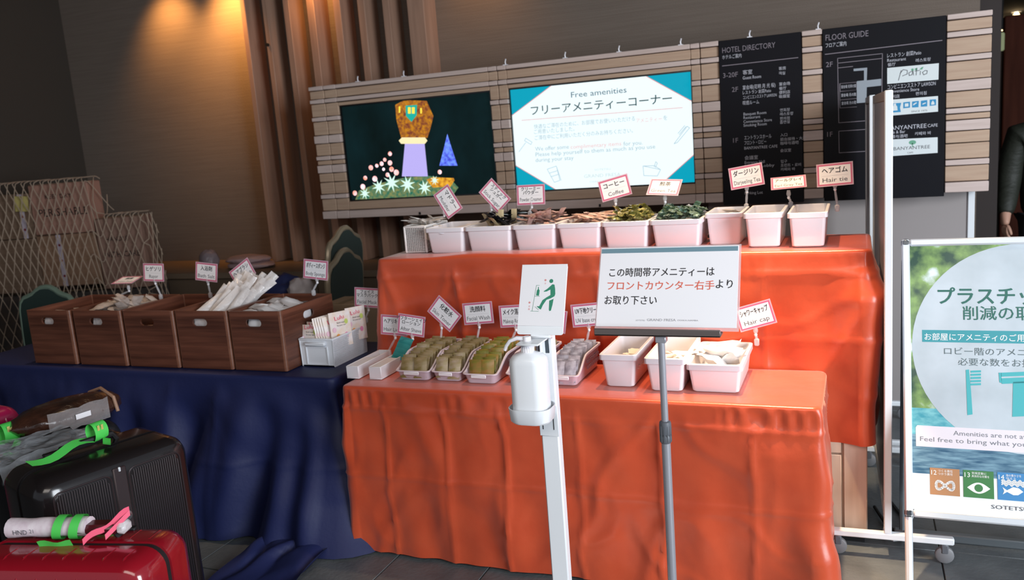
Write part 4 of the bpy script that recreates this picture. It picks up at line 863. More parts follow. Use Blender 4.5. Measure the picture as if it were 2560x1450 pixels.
# bottle
b = thing('pump_bottle', 'white translucent pump bottle standing in the tray of the hand pump stand', 'bottle', (-.914, 2.275, .780))
def rb(w, d, z, r=.03): return [(p[0], p[1], z) for p in rrect(w, d, r, 6)]
MB().loft([rb(.098, .080, 0), rb(.108, .086, .004), rb(.110, .088, .02), rb(.110, .088, .170), rb(.107, .085, .183), rb(.090, .072, .195), rb(.048, .046, .202, .022), rb(.034, .034, .205, .0165)]).build('bottle_body', mat('bottle_white', 'f2f4f7', .22, alpha=.95), b)
mb = MB().lathe([(0, .204), (.019, .204), (.019, .222), (.016, .226), (0, .226)], 20)
for k in range(20): mb.box(.0186*math.cos(k*pi/10)-.0012, .0186*math.cos(k*pi/10)+.0012, .0186*math.sin(k*pi/10)-.0012, .0186*math.sin(k*pi/10)+.0012, .205, .221)
mb.build('screw_collar', WHITE, b)
MB().tube([(0, 0, .225), (0, 0, .240)], .006, 10).build('pump_stem', WHITE, b)
mb = MB().lathe([(0, .236), (.012, .236), (.013, .246), (.011, .25), (0, .25)], 16); mb.tube([(0, 0, .243), (-.03, -.004, .245), (-.052, -.008, .237), (-.064, -.010, .222), (-.070, -.011, .208)], [.0075, .007, .006, .0055, .005], 8)
mb.build('nozzle', WHITE, b)

# ================================================================ wheeled partitions seen edge-on
PANEL = mat('partition_panel', 'b3adb6', .45)
def partition(label, x, y0, y1, z1, lean=0, feet=True):
    t = thing('partition', label, 'partition', (x, y0, 0)); t.rotation_euler = (0, 0, rad(lean)); L = y1-y0
    MB().rbox(-.014, .012, 0, .028, .10, z1, .003).build('post', WHITEP, t)
    MB().rbox(-.012, .012, L-.028, L, .10, z1, .003).build('post', WHITEP, t)
    MB().rbox(-.011, .011, .028, L-.028, z1-.035, z1, .003).build('rail', mat('bronze_rail', 'a58d80', .35, metal=.5), t)
    MB().rbox(-.011, .011, .028, L-.028, .12, .155, .003).build('rail', ALU, t)
    MB().box(-.006, .006, .028, L-.028, .155, z1-.035).build('panel', PANEL, t)
    for y, x0, x1 in (((.014, -.20, .215), (L-.014, -.06, .20))):
        MB().rbox(x0, x1, y-.014, y+.014, .075, .10, .004).build('foot', WHITEP, t)
        for xx in (x0+.03, x1-.03):
            w_ = MB(); w_.M = Matrix.Translation((xx, y, .033)) @ Matrix.Rotation(pi/2, 4, 'X'); w_.lathe([(0, -.011), (.026, -.011), (.031, -.007), (.031, .007), (.026, .011), (0, .011)], 18)
            o = w_.build('caster', mat('grey_rubber', '77777a', .5), t)
            MB().rbox(xx-.012, xx+.012, y-.014, y+.014, .040, .076, .004).build('caster_fork', DARKG, t)
partition('tall white-framed wheeled partition seen edge-on beside the orange tier', .098, 3.12, 4.02, 1.675, 1.6)
partition('second white-framed partition standing behind the first, half covered', .062, 4.08, 4.70, 1.68, 1.2)

# ================================================================ poster easel
PO_ = (0.1454, 2.98, 0.2402)
pt = rad(-20)
PV, PU = 0.9666, .80
t = thing('poster_stand', 'silver framed poster stand with a green leaf and water poster', 'poster stand', (PO_[0], PO_[1], 0))
h = bpy.data.objects.new('poster_frame', None); COL.objects.link(h); h.parent = t
h.matrix_local = Matrix.Translation((0, 0, PO_[2])) @ Matrix.Rotation(pt, 4, 'X')
for a in ((0, .026, 0, PV), (PU-.026, PU, 0, PV)): MB().rbox(a[0], a[1], -.012, .014, a[2], a[3], .005).build('side_rail', ALU, h)
for a in ((.026, PU-.026, 0, .026), (.026, PU-.026, PV-.026, PV)): MB().rbox(a[0], a[1], -.012, .014, a[2], a[3], .005).build('cross_rail', ALU, h)
for cx, cz in ((.013, .013), (.013, PV-.013), (PU-.013, .013), (PU-.013, PV-.013)):
    MB().rbox(cx-.0145, cx+.0145, -.0135, .0155, cz-.0145, cz+.0145, .008).build('corner_cap', mat('corner_chrome', '6e747a', .2, metal=.9), h)
# legs: front pair carry on down from the frame, rear pair hinge at the top
dz = PO_[2]; fy = -dz*math.tan(rad(20))
for x in (.012, PU-.012):
    MB().tube([(x, .004, dz-.004), (x, fy, .0)], .0125, 8).build('leg', ALU, t)
    MB().tube([(x+.0, PV*math.sin(rad(20))+.03, dz+PV*math.cos(rad(20))-.08), (x-.004, .335, .03)], .011, 8).build('rear_leg', ALUD, t)
MB().rbox(-.02, PU+.02, .322, .35, .0, .032, .004).build('foot_bar', ALUD, t)
# poster print
A0, A1, B0, B1 = .026, PU-.026, .026, PV-.026
YQ = -.004
def pflat(name, pts, m, k=0): return MB().flat(pts, YQ-.0004*k).build(name, m, h, smooth=0)
MB().box(A0, A1, YQ, .004, B0, B1).build('poster_backing', mat('poster_white', 'eef3f6', .4), h)
vW, vS = 0.3697, 0.1477
LEAF = mat('leaf_photo', '3f6b3c', .5, var=((15, 15, 15), '86a860'), coat=.3)
nt = LEAF.node_tree; rp = [x for x in nt.nodes if x.type == 'VALTORGB'][0]
e = rp.color_ramp.elements.new(.74); e.color = (*lin('dfeaf2'), 1); rp.color_ramp.elements[0].color = (*lin('1e4638'), 1); rp.color_ramp.elements[1].position = .60
pflat('leaf_photo', [(A0, vW), (A1, vW), (A1, B1), (A0, B1)], LEAF, 1)
pflat('water_photo', [(A0, 0.2798), (A1, 0.2798), (A1, vW), (A0, vW)], mat('aqua_water', '3d9cae', .4, var=((30, 30, 60), '7fc6cc'), coat=.3), 1)
pflat('water_photo', [(A0, vS), (A1, vS), (A1, 0.2798), (A0, 0.2798)], mat('deep_water', '2c5a78', .4, var=((14, 14, 90), '7fa6b8'), coat=.3), 1)
ccx, ccz, cr = 0.0296+.345, 0.592-.005, .345
CIRC = mat('poster_circle', 'c6d1d9', .5, var=((6, 6, 6), 'b3bfc6'), coat=.2)
pflat('circle_print', [(min(A1, max(A0, ccx+cr*math.cos(2*pi*k/64))), max(vS+.03, ccz+cr*1.03*math.sin(2*pi*k/64))) for k in range(64)], CIRC, 2)
DG = mat('deep_green_print', '2f6a5f', .5); TB = mat('teal_band', '3f9aa4', .5)
YT = YQ-.0016
text(h, [('プラスチック', 0.114, 0.7369, .066, 0.3536)], DG, YT, bold=.020)
text(h, [('削減の取り組み', 0.1898, 0.6825, .052, 0.3683)], DG, YT, bold=.008)
MB().rect(0.0617, 0.5995, A1-.03, 0.6417, YQ-.0012).build('band', TB, h, smooth=0)
text(h, [('お部屋にアメニティのご用意はありません', 0.0691, 0.608, .027, 0.4843)], PAPER, YT, bold=.008)
text(h, [('ロビー階のアメニティコーナーより', 0.1296, 0.5591, .028, 0.4987), ('必要な数をお持ちください', 0.1719, 0.5229, .028, 0.3782)], mat('grey_green_print', '5e6f73', .5), YT)
TP = mat('aqua_print', '49b0b6', .5)
def icon(pts): MB().flat(pts, YT).build('icon', TP, h, smooth=0)
icon([(0.1947, 0.5058), (0.2045, 0.5075), (0.2091, 0.4382), (0.2122, 0.3559), (0.1965, 0.3524)])
icon([(0.2092, 0.5035), (0.2406, 0.5059), (0.2405, 0.4991), (0.2091, 0.4967)]); icon([(0.209, 0.4926), (0.2404, 0.495), (0.2402, 0.4882), (0.2089, 0.4858)]); icon([(0.2088, 0.4817), (0.2401, 0.4841), (0.24, 0.4774), (0.2086, 0.4749)]); icon([(0.2086, 0.4708), (0.2399, 0.4733), (0.2397, 0.4665), (0.2084, 0.464)]); icon([(0.2083, 0.4599), (0.2396, 0.4624), (0.2395, 0.4557), (0.2082, 0.4531)])
icon([(0.3, 0.4997), (0.4142, 0.5088), (0.4137, 0.4955), (0.2996, 0.4862)]); icon([(0.2995, 0.4808), (0.4136, 0.4902), (0.413, 0.4716), (0.3014, 0.4621)]); icon([(0.2929, 0.4995), (0.3011, 0.4998), (0.3014, 0.4648), (0.2944, 0.4672)])
icon([(0.3344, 0.47), (0.3844, 0.4746), (0.3845, 0.3595), (0.329, 0.354)])
MB().plate([(p[0], p[1]) for p in [(0.0377, 0.2389), (0.0373, 0.303), (0.0424, 0.3101)]]+[(A1-.04, 0.3068), (A1-.04, 0.2356)], YQ-.0012, YQ-.0008).build('pale_band', mat('pale_pink_band', 'e6dfe6', .5), h, smooth=0)
text(h, [('Amenities are not available in your room.', 0.1529, 0.2826, .022, 0.4323), ('Feel free to bring what you need at the lobby', 0.0505, 0.2574, .022, 0.5339)], mat('grey_print', '7c7f86', .5), YT)
def tile_icon(name, c, u0, v0, u1, v1): MB().rect(u0, v0, u1, v1, YQ-.0014).build(name, mat('print_'+c, c, .5), h, smooth=0)
q = ((0.0794, 0.1692), (0.18, 0.2698), (0.2803, 0.3702), (0.3804, 0.4679))
v1, v0 = 0.1694, 0.0801
for (a, b_), c in zip(q, ('b5835a', '3f7d46', '3f86bd', '5aa84e')): tile_icon('goal_tile', c, a, v0, b_, v1)
WP = mat('print_white', 'f4f4f2', .5); S = q[0][1]-q[0][0]
text(h, [('12', q[0][0]+.004, v1-.023, .022, .016), ('13', q[1][0]+.004, v1-.023, .022, .016), ('14', q[2][0]+.004, v1-.023, .022, .016), ('15', q[3][0]+.004, v1-.023, .022, .016),
         ('つくる責任', q[0][0]+.025, v1-.012, .009, .044), ('つかう責任', q[0][0]+.025, v1-.022, .009, .044), ('気候変動に', q[1][0]+.025, v1-.012, .009, .044), ('具体的な対策を', q[1][0]+.025, v1-.022, .009, .052), ('海の豊かさを', q[2][0]+.025, v1-.012, .009, .044), ('守ろう', q[2][0]+.025, v1-.022, .009, .028)], WP, YT-.0004)
mb = MB(); c0, cz = (q[0][0]+q[0][1])/2, v0+S*.36
mb.stroke([(c0+S*.30*math.sin(a), cz+S*.15*math.sin(2*a)) for a in [2*pi*k/28 for k in range(29)]], .008, YT-.0004); mb.build('infinity_icon', WP, h, smooth=0)
c1 = (q[1][0]+q[1][1])/2
MB().flat([(c1+S*.38*(1-2*k/12), cz+S*.20*math.sin(pi*k/12)) for k in range(13)]+[(c1-S*.38*(1-2*k/12), cz-S*.20*math.sin(pi*k/12)) for k in range(1, 12)], YT-.0004).build('eye_icon', WP, h, smooth=0)
MB().disc(c1, cz, S*.14, YT-.0008, 18).build('globe_icon', mat('print_3f7d46', '3f7d46'), h, smooth=0)
c2 = (q[2][0]+q[2][1])/2
MB().flat([(c2-S*.34, cz+S*.10), (c2-S*.20, cz-.0), (c2-.0, cz+S*.13), (c2+S*.18, cz+S*.10), (c2+S*.32, cz-S*.02), (c2+S*.15, cz-S*.15), (c2, cz-S*.16), (c2-S*.20, cz-S*.06), (c2-S*.34, cz-S*.16), (c2-S*.29, cz-S*.03)], YT-.0004).build('fish_icon', WP, h, smooth=0)
for r_ in range(3):
    mb = MB(); mb.stroke([(c2-S*.36+S*.72*k/16, cz+S*(.20+.07*r_)+.004*math.sin(k*pi/2)) for k in range(17)], .004, YT-.0004); mb.build('wave_icon', WP, h, smooth=0)
text(h, [('SOTETSU GRAND FRESA', 0.2608, 0.0494, .018, 0.2938)], INKG, YT)
# cables on the floor by the partition
mb = MB().tube([(.10, 3.42, .006), (.085, 3.30, .006), (.12, 3.22, .03), (.15, 3.28, .006), (.20, 3.5, .006), (.3, 3.9, .006)], .006, 8)
tag(mb.build('floor_cable', mat('white_cable', 'dcdce0', .4)), 'pale cable curling on the tiles beside the wooden cabinet', 'cable')
mb = MB().tube([(.06, 3.55, .007), (.10, 3.36, .02), (.14, 3.33, .007), (.17, 3.45, .007), (.12, 3.62, .007), (.1, 3.9, .007)], .007, 8)
tag(mb.build('floor_cable', RUBBER), 'black cable coiled on the tiles behind the partition foot', 'cable')

# ================================================================ luggage
def suitcase(name, label, c, rz, W, T, H, shell, ribs='v', zb=.045):
    """front shell faces local -Y; origin at floor centre"""
    t = thing(name, label, 'suitcase', (c[0], c[1], 0), rz)
    Hh = H-zb
    def ring(i, y): return [(p[0], y, p[1]+zb+Hh/2) for p in rrect(W-2*i, Hh-2*i, max(.06-i*.6, .02), 7)]
    h = T/2
    MB().loft([ring(.055, -h), ring(.022, -h+.006), ring(.008, -h+.022), ring(0, -h+.05), ring(0, -.012)], True, True).build('front_shell', shell, t, 50)
    MB().loft([ring(0, .012), ring(0, h-.05), ring(.008, h-.022), ring(.022, h-.006), ring(.055, h)], True, True).build('back_shell', shell, t, 50)
    MB().loft([ring(.006, -.013), ring(.006, .013)]).build('seam_frame', RUBBER, t, 50)
    if ribs == 'v':
        for k, (a, b) in enumerate(((-W/2+.048, -.035), (.035, W/2-.048))):
            mb = MB(); z0, z1 = zb+.06, H-.052; n = 22
            for i in range(n):
                x = a+(b-a)*(i+.5)/n; d = .018 if i in (0, n-1) else 0
                mb.rbox(x-(b-a)/n*.30, x+(b-a)/n*.30, -h-.0035, -h+.008, z0+d, z1-d, .002)
            mb.build('ribbed_panel', mat('rib_gunmetal', '332e33', .38, metal=.3), t)
            MB().tube([(p[0]+(a+b)/2, -h+.001, p[1]+(z0+z1)/2) for p in rrect(b-a+.012, z1-z0+.012, .024, 5)], .003, 6, closed=True).build('panel_border', GUN, t)
        MB().rbox(-.022, .022, -h-.004, -h+.006, zb+.05, H-.03, .004).build('spine', GUN, t)
        m = MB(); m.M = Matrix.Translation((0, -h-.004, H*.72)) @ Matrix.Rotation(pi/2, 4, 'X'); m.lathe([(0, 0), (.017, 0), (.017, .003), (.014, .005), (0, .005)], 20); m.build('badge', mat('badge_metal', '8d9297', .25, metal=.8), t)
        m = MB(); m.stroke([(-.010, H*.72-.003), (-.004, H*.72+.004), (.001, H*.72-.002), (.006, H*.72+.004), (.010, H*.72+.001)], .0025, -h-.0095); m.build('badge_mark', RUBBER, t, smooth=0)
        MB().rbox(-.004, .004, -h-.006, -h+.002, H-.045, H-.030, .002).build('stud', ALU, t)
    else:
        for k in range(8):
            x = -W/2+.07+(W-.14)*k/7
            MB().tube([(x, -h-.001, zb+.05), (x, -h-.001, H-.055), (x, -h+.016, H-.02), (x, -h+.045, H-.003), (x, -.03, H-.003)], .0045, 6).build('groove', shell, t)
            MB().tube([(x, .03, H-.003), (x, h-.045, H-.003), (x, h-.016, H-.02), (x, h-.001, H-.055)], .0045, 6).build('groove', shell, t)
    MB().tube([(-W*.2, h*.35, H-.002), (-W*.17, h*.35, H+.022), (W*.17, h*.35, H+.022), (W*.2, h*.35, H-.002)], [.009, .011, .011, .009], 8).build('top_handle', RUBBER, t)
    mb = MB(); mb.rbox(-W*.24, W*.24, h*.62, h*.80, H-.004, H+.006, .003); mb.build('trolley_grip', RUBBER, t)
    for sx in (-1, 1):
        for sy in (-1, 1):
            m = MB(); m.M = Matrix.Translation((sx*(W/2-.07), sy*(h-.055), .026)) @ Matrix.Rotation(pi/2, 4, 'Y'); m.lathe([(0, -.012), (.026, -.012), (.026, .012), (0, .012)], 14)
            o = m.build('wheel', RUBBER, t); MB().rbox(sx*(W/2-.07)-.016, sx*(W/2-.07)+.016, sy*(h-.055)-.016, sy*(h-.055)+.016, .03, zb+.02, .004).build('wheel_mount', RUBBER, t)
    return t
A = rad(73.4); nx, ny = math.sin(A), -math.cos(A); ux, uy = math.cos(A), math.sin(A)
c1 = Vector((-2.206-nx*.15, 1.89-ny*.15, 0))
suitcase('suitcase', 'large dark ribbed hard suitcase in front of the navy table, black and brown', c1, A, .50, .30, .70, mat('black_brown_shell', '1f1b1c', .2, metal=.2, coat=.4))
c2 = c1-Vector((nx, ny, 0))*.335+Vector((ux, uy, 0))*.01
suitcase('suitcase', 'black suitcase with a film-covered lid, between two other dark cases', c2, A+.04, .46, .27, .66, BLACK, 'h')
c3 = c2-Vector((nx, ny, 0))*.33+Vector((ux, uy, 0))*.10
suitcase('suitcase', 'dark suitcase carrying the brown travel bag, behind the film-covered one', c3, A+.02, .48, .28, .62, mat('charcoal_shell', '202226', .3), 'h')
c4 = Vector((-3.33, 2.12, 0))
suitcase('suitcase', 'magenta suitcase whose rounded corner peeks out beyond the dark cases', c4, A+.1, .42, .26, .70, mat('magenta_shell', 'a3174f', .25, coat=.5), 'h')
B = rad(12.5); p = Vector((-1.995, 1.435, 0)); c5 = p+Vector((math.cos(B), math.sin(B), 0))*.10+Vector((-math.sin(B), math.cos(B), 0))*.125
c5 = Vector((-2.02, 1.545, 0))
suitcase('suitcase', 'glossy red hard suitcase with wrapped handle nearest the camera', c5, B, .56, .25, .60, RED, 'h')
# crinkled film over the middle suitcase
def sheetmesh(fn, nu, nv): return MB().grid([[fn(i/nu, j/nv) for j in range(nv+1)] for i in range(nu+1)])
def onto(c, a, x, y, z): return (c[0]+math.cos(a)*x-math.sin(a)*y, c[1]+math.sin(a)*x+math.cos(a)*y, z)
def film(u, v):
    x = -.24+u*.33; y = -.16+v*.30; q = noise.noise((u*4, v*5, 2))+.35*abs(noise.noise((u*9-v*3, v*9, 5)))
    z = .672+.022*q+.012-(.10*max(0, (.12-v)/.12))
    return onto(c2, A+.04, x, y, max(z, .60))
o = sheetmesh(film, 40, 36).build('plastic_cover', FILM, None, 30); tag(o, 'crinkled clear plastic film lying over the middle black suitcase', 'plastic film')
# brown travel bag
t = thing('travel_bag', 'dark brown glossy travel bag with a pale strap, lying on a suitcase', 'bag', (c3[0]+.07, c3[1]+.05, .63), A+.1)
mb = MB(); rings = []
for i in range(15):
    u = i/14*2-1; k = (1-abs(u)**2.6)**.5+.02
    rings.append([(u*.22, math.cos(2*pi*j/16)*.12*k*(1+.12*noise.noise((u*4, j*.7, 1))), .055+math.sin(2*pi*j/16)*.055*k*(1+.2*noise.noise((u*5, j*.9, 6)))) for j in range(16)])
mb.loft(rings).build('bag_body', mat('brown_leather', '2c1d18', .22, coat=.5, var=((12, 12, 12), '4a2c20'), bump=((40, 40, 40), .4)), t)
MB().tube([(.14, -.115, .03), (.145, -.09, .085), (.15, 0, .112), (.15, .09, .085)], .007, 8).build('strap', mat('tan_strap', 'a07d68', .4), t)
mb = MB(); mb.grid([[(-.14+.24*i/10, -.125+.012*noise.noise((i*.6, j, 3)), .02+.085*j/6+.01*noise.noise((i*.5, j*.6, 7))) for j in range(7)] for i in range(11)]); mb.build('luggage_sleeve', mat('clear_sleeve', 'c8c2c2', .08, alpha=.35, bump=((30, 30, 30), .8)), t, 30)
MB().rect(-.04, .055, .02, .075, -.134).build('paper_label', PAPER, t, smooth=0)
# green tags and ribbons
def ribbon(pts, wd, up=(0, 0, 1)):
    pts = [Vector(p) for p in pts]; mb = MB(); g = []
    w_ = Vector(up)*wd/2
    for sgn in (-1, 1): g.append([p+w_*sgn for p in pts])
    mb.grid(g); return mb
def loop_tag(label, c, a, x, y, z, s=1.0, yaw=0, tail=1):
    t = thing('luggage_tag', label, 'luggage tag', onto(c, a, x, y, z), a+yaw)
    R0 = .026*s
    g = [[(dx, R0*.8*math.cos(q), R0+R0*math.sin(q)) for q in [k*2*pi/22 for k in range(23)]] for dx in (-.02*s, .02*s)]
    MB().grid(g).build('loop', GREEN, t, 60)
    if tail:
        g = [[(-.02*s-k*.022*s, .004*math.sin(k)+.010*sd, .004+.010*math.sin(k*.8)+.012*(sd > 0)) for k in range(9)] for sd in (-1.4*s, 1.4*s)]
        MB().grid(g).build('tail', GREEN, t, 60)
        g = [[(.012*s+.0*k-.008*k*s, -.020*s-k*.010*s+.016*sd, .006+.004*math.sin(k*1.3)) for k in range(6)] for sd in (-1*s, 1*s)]
        MB().grid(g).build('tail', GREEN, t, 60)
    mb = MB()
    for k in range(2): mb.rect(-.012*s+k*.011*s, R0*1.25, -.005*s+k*.011*s, R0*1.8, -R0*.80)
    mb.build('gold_print', mat('gold_print', 'd8d27a', .3, metal=.3), t, smooth=0)
    return t
loop_tag('green paper tag looped on the handle of the ribbed black suitcase', c1, A, .04, .055, .712, 1.25, .2)
loop_tag('green paper tag with gold print on the case behind the plastic film', c3, A, -.14, -.03, .63, 1.5, .1)
# wrapped handle on the red suitcase: paper roll, green bands, pink ribbon
t = thing('handle_wrap', 'white printed paper roll wrapped on the red suitcase handle', 'paper roll', onto(c5, B, -.08, .03, .622), B+.06)
rings = []
for i in range(11): rings.append([(-.13+.024*i, math.cos(2*pi*j/14)*.030*(1+.08*math.sin(i*1.2)), .012+math.sin(2*pi*j/14)*.026*(1+.08*math.cos(i*1.4))) for j in range(14)])
MB().loft(rings).build('paper_roll', mat('printed_paper', 'e6dbe0', .5, var=((60, 60, 14), 'd6c4cd')), t)
MB().rbox(.06, .20, -.026, .026, -.008, .022, .010).build('grip', mat('dark_red_grip', '4c1118', .3), t)
MB().rbox(.195, .225, -.022, .022, -.008, .024, .008).build('clear_clip', CLEARW, t)
text(t, [('HND', -.10, .006, .020), ('21', -.05, .010, .016)], INKG, -.034)
t = thing('luggage_tag', 'pair of bright green bands round the paper roll on the red suitcase', 'luggage tag', onto(c5, B, -.05, .03, .622), B+.06)
for x in (-.005, .045):
    MB().grid([[(x+dx+.012*math.sin(k*.28), math.cos(k*2*pi/20+.3)*.036, .012+math.sin(k*2*pi/20+.3)*.034) for k in range(21)] for dx in (-.014, .014)]).build('band', GREEN, t, 60)
MB().grid([[(-.045+.10*k/8, -.05-.006*sd, -.018+.014*sd+.004*math.sin(k)) for k in range(9)] for sd in (-1, 1)]).build('tail', GREEN, t, 60)
t = thing('ribbon', 'pink ribbon tied slantwise across the red suitcase handle', 'ribbon', onto(c5, B, .07, .03, .622), B)
MB().grid([[(-.03+.11*k/10, -.045+.065*k/10, -.012+.065*k/10+.006*math.sin(k*.9)+.010*sd) for k in range(11)] for sd in (-.9, .9)]).build('band', mat('pink_ribbon', 'f0627f', .5), t, 60)
MB().grid([[(.08-.05*k/8+.0, .02-.05*k/8, .046-.05*k/8+.009*sd) for k in range(9)] for sd in (-.9, .9)]).build('tail', mat('pink_ribbon', 'f0627f'), t, 60)

# ================================================================ netted cartons by the side wall
TH = rad(18); PV0 = Vector((-4.51, 4.40, 0)); PM = Matrix.Translation(PV0) @ Matrix.Rotation(TH, 4, 'Z')
def carton(label, x0, x1, y0, y1, z0, z1, m, txt=(), tape=None):
    t = thing('carton', label, 'carton', PM @ Vector(((x0+x1)/2, y0, z0)), TH); W, D, H = x1-x0, y1-y0, z1-z0
    MB().rbox(-W/2, W/2, 0, D, 0, H, .006).build('box_body', m, t)
    MB().box(-W/2+.004, W/2-.004, D*.5-.025, D*.5+.025, H-.0005, H+.0012).build('packing_tape', mat('parcel_tape', 'a58a66', .3), t)
    if txt: text(t, txt, mat('carton_ink', '241c1a', .8), -.0012)
    if tape is not None:
        MB().rect(tape-.017, .0, tape+.017, H, -.0014).build('paper_tape', mat('print_tape', 'b5a8b2', .6), t, smooth=0)
        for k in range(3): MB().disc(tape, H*(.2+.3*k), .009, -.0018, 10).build('red_mark', mat('red_mark', '7a2632', .6), t, smooth=0)
    return t
carton('netted brown carton with paper tape on the top layer, under the yellow note', -1.16, -.795, 0, .22, 1.19, 1.495, CARD2, tape=.115)
carton('netted pinkish carton with black letters at the top of the pile', -.79, -.365, -.005, .16, 1.205, 1.55, mat('pink_carton', '9c7464', .85), (('KEEP DRY', -.10, .245, .042, .19), ('PERISHABLE', -.16, .125, .075, .35)))
carton('netted carton low at the side wall, beneath the note', -1.24, -.80, .01, .24, .81, 1.185, CARD2)
carton('netted carton with a strip of printed paper tape down its middle', -.795, -.365, 0, .22, .84, 1.20, CARD, tape=-.055)
carton('netted carton at the end of the pile with faint black letters', -.355, -.03, -.01, .16, .80, 1.29, mat('reddish_carton', '86685a', .85), (('HANDLE', -.10, .33, .045, .16), ('WITH CARE', -.13, .22, .055, .26)))
for k, (a, b) in enumerate(((-1.26, -.81), (-.80, -.37), (-.36, -.02))):
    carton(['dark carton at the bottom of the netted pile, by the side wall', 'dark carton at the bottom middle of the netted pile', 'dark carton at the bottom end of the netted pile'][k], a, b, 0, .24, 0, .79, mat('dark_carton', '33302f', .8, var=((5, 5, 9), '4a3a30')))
o = MB().box(-.05, .05, -.0015, 0, -.052, .052).build('sticky_note', mat('yellow_note', 'b5a563', .7)); o.location = PM @ Vector((-.84, -.022, 1.43)); o.rotation_euler = (0, rad(4), TH); tag(o, 'yellow sticky note showing through the net on the top carton', 'note')
# the net: two families of slanted twine draped over the pile
def netpt(u, v):
    """u along the pile front, v from the rear of the top, over the edge and down"""
    x = -1.34+u; zt = 1.572-.262*sstep(-.365, -.275, x)
    jx = .013*noise.noise((u*5, v*4, 1)); sag = .02*noise.noise((u*3, v*5, 8))
    yf = -.03; T0 = .17
    if v < T0: return PM @ Vector((x+jx, yf+T0-v, zt+.006+.006*noise.noise((u*9, v*9, 3))))
    d = v-T0
    if x > 0:
        q = x; return PM @ Vector((.012+.05*d*1.0+jx, yf+q, zt-d+sag*.4))
    return PM @ Vector((x+jx+.05*d*math.sin(u*4.5), yf-.010-.02*d-.02*abs(noise.noise((u*3, d*2, 4))), zt-d+sag*.4))
mb = MB(); U, V, P_ = 1.50, 1.40, .060
def strand(f):
    run = []; n = 64
    for i in range(n+1):
        v = V*i/n; u = f(v)
        if 0 <= u <= U and not (u > 1.34 and v < .17): run.append(netpt(u, v)); continue
        if len(run) > 2: mb.tube(run, .003, 4, False)
        run = []
    if len(run) > 2: mb.tube(run, .003, 4, False)
for i in range(-10, int(U/P_)+12):
    b = i*P_
    strand(lambda v, b=b: b+.36*v); strand(lambda v, b=b: b-.36*v+.03)
o = mb.build('cargo_net', mat('net_twine', 'a5917e', .85), None, 60); tag(o, 'beige knotted net draped over the pile of cartons', 'net')

# ================================================================ chairs
CHG = mat('chair_green', '16302a', .75, sheen=.2); CHF = mat('chair_frame', '8fa592', .35, metal=.3); CHB = mat('chair_frame_bronze', 'a89880', .35, metal=.3)
def chair(label, loc, rz, fr, k=1):
    t = thing('banquet_chair', label, 'chair', loc, rz); t.scale = (1, 1, k)
    half = [(.0, .925), (.035, .922), (.07, .906), (.10, .885), (.135, .872), (.17, .862), (.195, .835), (.205, .79), (.20, .65), (.19, .50)]
    out = [(-x, z) for x, z in half[:0:-1]]+half
    y = lambda z: .20+.10*(z-.45)
    mb = MB(); n = len(out)
    mb.add([(x*.97, y(z)-.018, z-.008) for x, z in out]+[(x*.97, y(z)+.018, z-.008) for x, z in out], [tuple(range(n)), tuple(reversed(range(n, 2*n)))]+[(i, (i+1) % n, n+(i+1) % n, n+i) for i in range(n)])
    mb.build('backrest', CHG, t)
    MB().tube([(x, y(z), z) for x, z in out], .018, 8).build('back_frame', fr, t)
    MB().loft([[(p[0], p[1]-.02, .415) for p in rrect(.40, .40, .05, 4)], [(p[0], p[1]-.02, .43) for p in rrect(.43, .43, .06, 4)], [(p[0], p[1]-.02, .465) for p in rrect(.43, .43, .06, 4)], [(p[0], p[1]-.02, .485) for p in rrect(.37, .37, .06, 4)]]).build('seat', CHG, t)
    for sx in (-1, 1):
        MB().tube([(sx*.19, -.21, .0), (sx*.185, -.18, .42)], .012, 8).build('leg', fr, t)
        MB().tube([(sx*.19, .30, .0), (sx*.19, .215, .45), (sx*.19, .207, .50)], .012, 8).build('leg', fr, t)
        MB().tube([(sx*.185, -.18, .41), (sx*.19, .22, .41)], .010, 8).build('seat_rail', fr, t)
    return t
chair('dark green banquet chair with pale frame behind the brown boxes', (-4.66, 3.46, 0), rad(6), CHF)
chair('lower green banquet chair of the stacked pair beside the orange tier', (-3.02, 4.13, .0), rad(-85), CHB, 1.13)
chair('upper green banquet chair of the stacked pair beside the orange tier', (-3.07, 4.23, .12), rad(-85), CHB, 1.13)
o = None
# ================================================================ bundles
def crumple(name, label, cat, c, s, m, amp=.25, f=2.2, seed=0, nu=28, nv=18, flat=.0):
    rings = []
    for j in range(nv+1):
        th = pi*j/nv; ring = []
        for i in range(nu):
            ph = 2*pi*i/nu; d = Vector((math.sin(th)*math.cos(ph), math.sin(th)*math.sin(ph), -math.cos(th)))
            k = 1+amp*noise.noise(d*f+Vector((seed, 0, 0)))+amp*.6*abs(noise.noise(d*f*2.6+Vector((0, seed, 0))))
            ring.append((d.x*s[0]*k, d.y*s[1]*k, max(-s[2]*.7, d.z*s[2]*k)))
        rings.append(ring)
    o = MB().loft(rings, False, False).build(name, m, None, 60); o.location = c; tag(o, label, cat); return o
crumple('cloth_bundle', 'crumpled navy cloth bundle heaped on the seat of the stacked chairs', 'cloth', (-3.26, 4.16, .79), (.15, .13, .105), mat('navy_bundle', '232c5c', .7), .35, 2.0, 3)
crumple('plastic_bag', 'white knotted plastic bag beside the navy cloth bundle', 'bag', (-3.05, 4.08, .80), (.085, .08, .10), mat('white_bag', 'dcd0d0', .35, alpha=.9), .25, 2.6, 7)
t = thing('carton', 'small tan carton standing behind the facial mask basket', 'carton', (-2.44, 3.66, 0)); MB().rbox(-.10, .10, -.10, .10, 0, .855, .005).build('box_body', mat('tan_carton', 'b3987a', .8), t); MB().box(-.02, .02, -.098, .098, .855, .856).build('packing_tape', mat('parcel_tape', 'a58a66'), t)
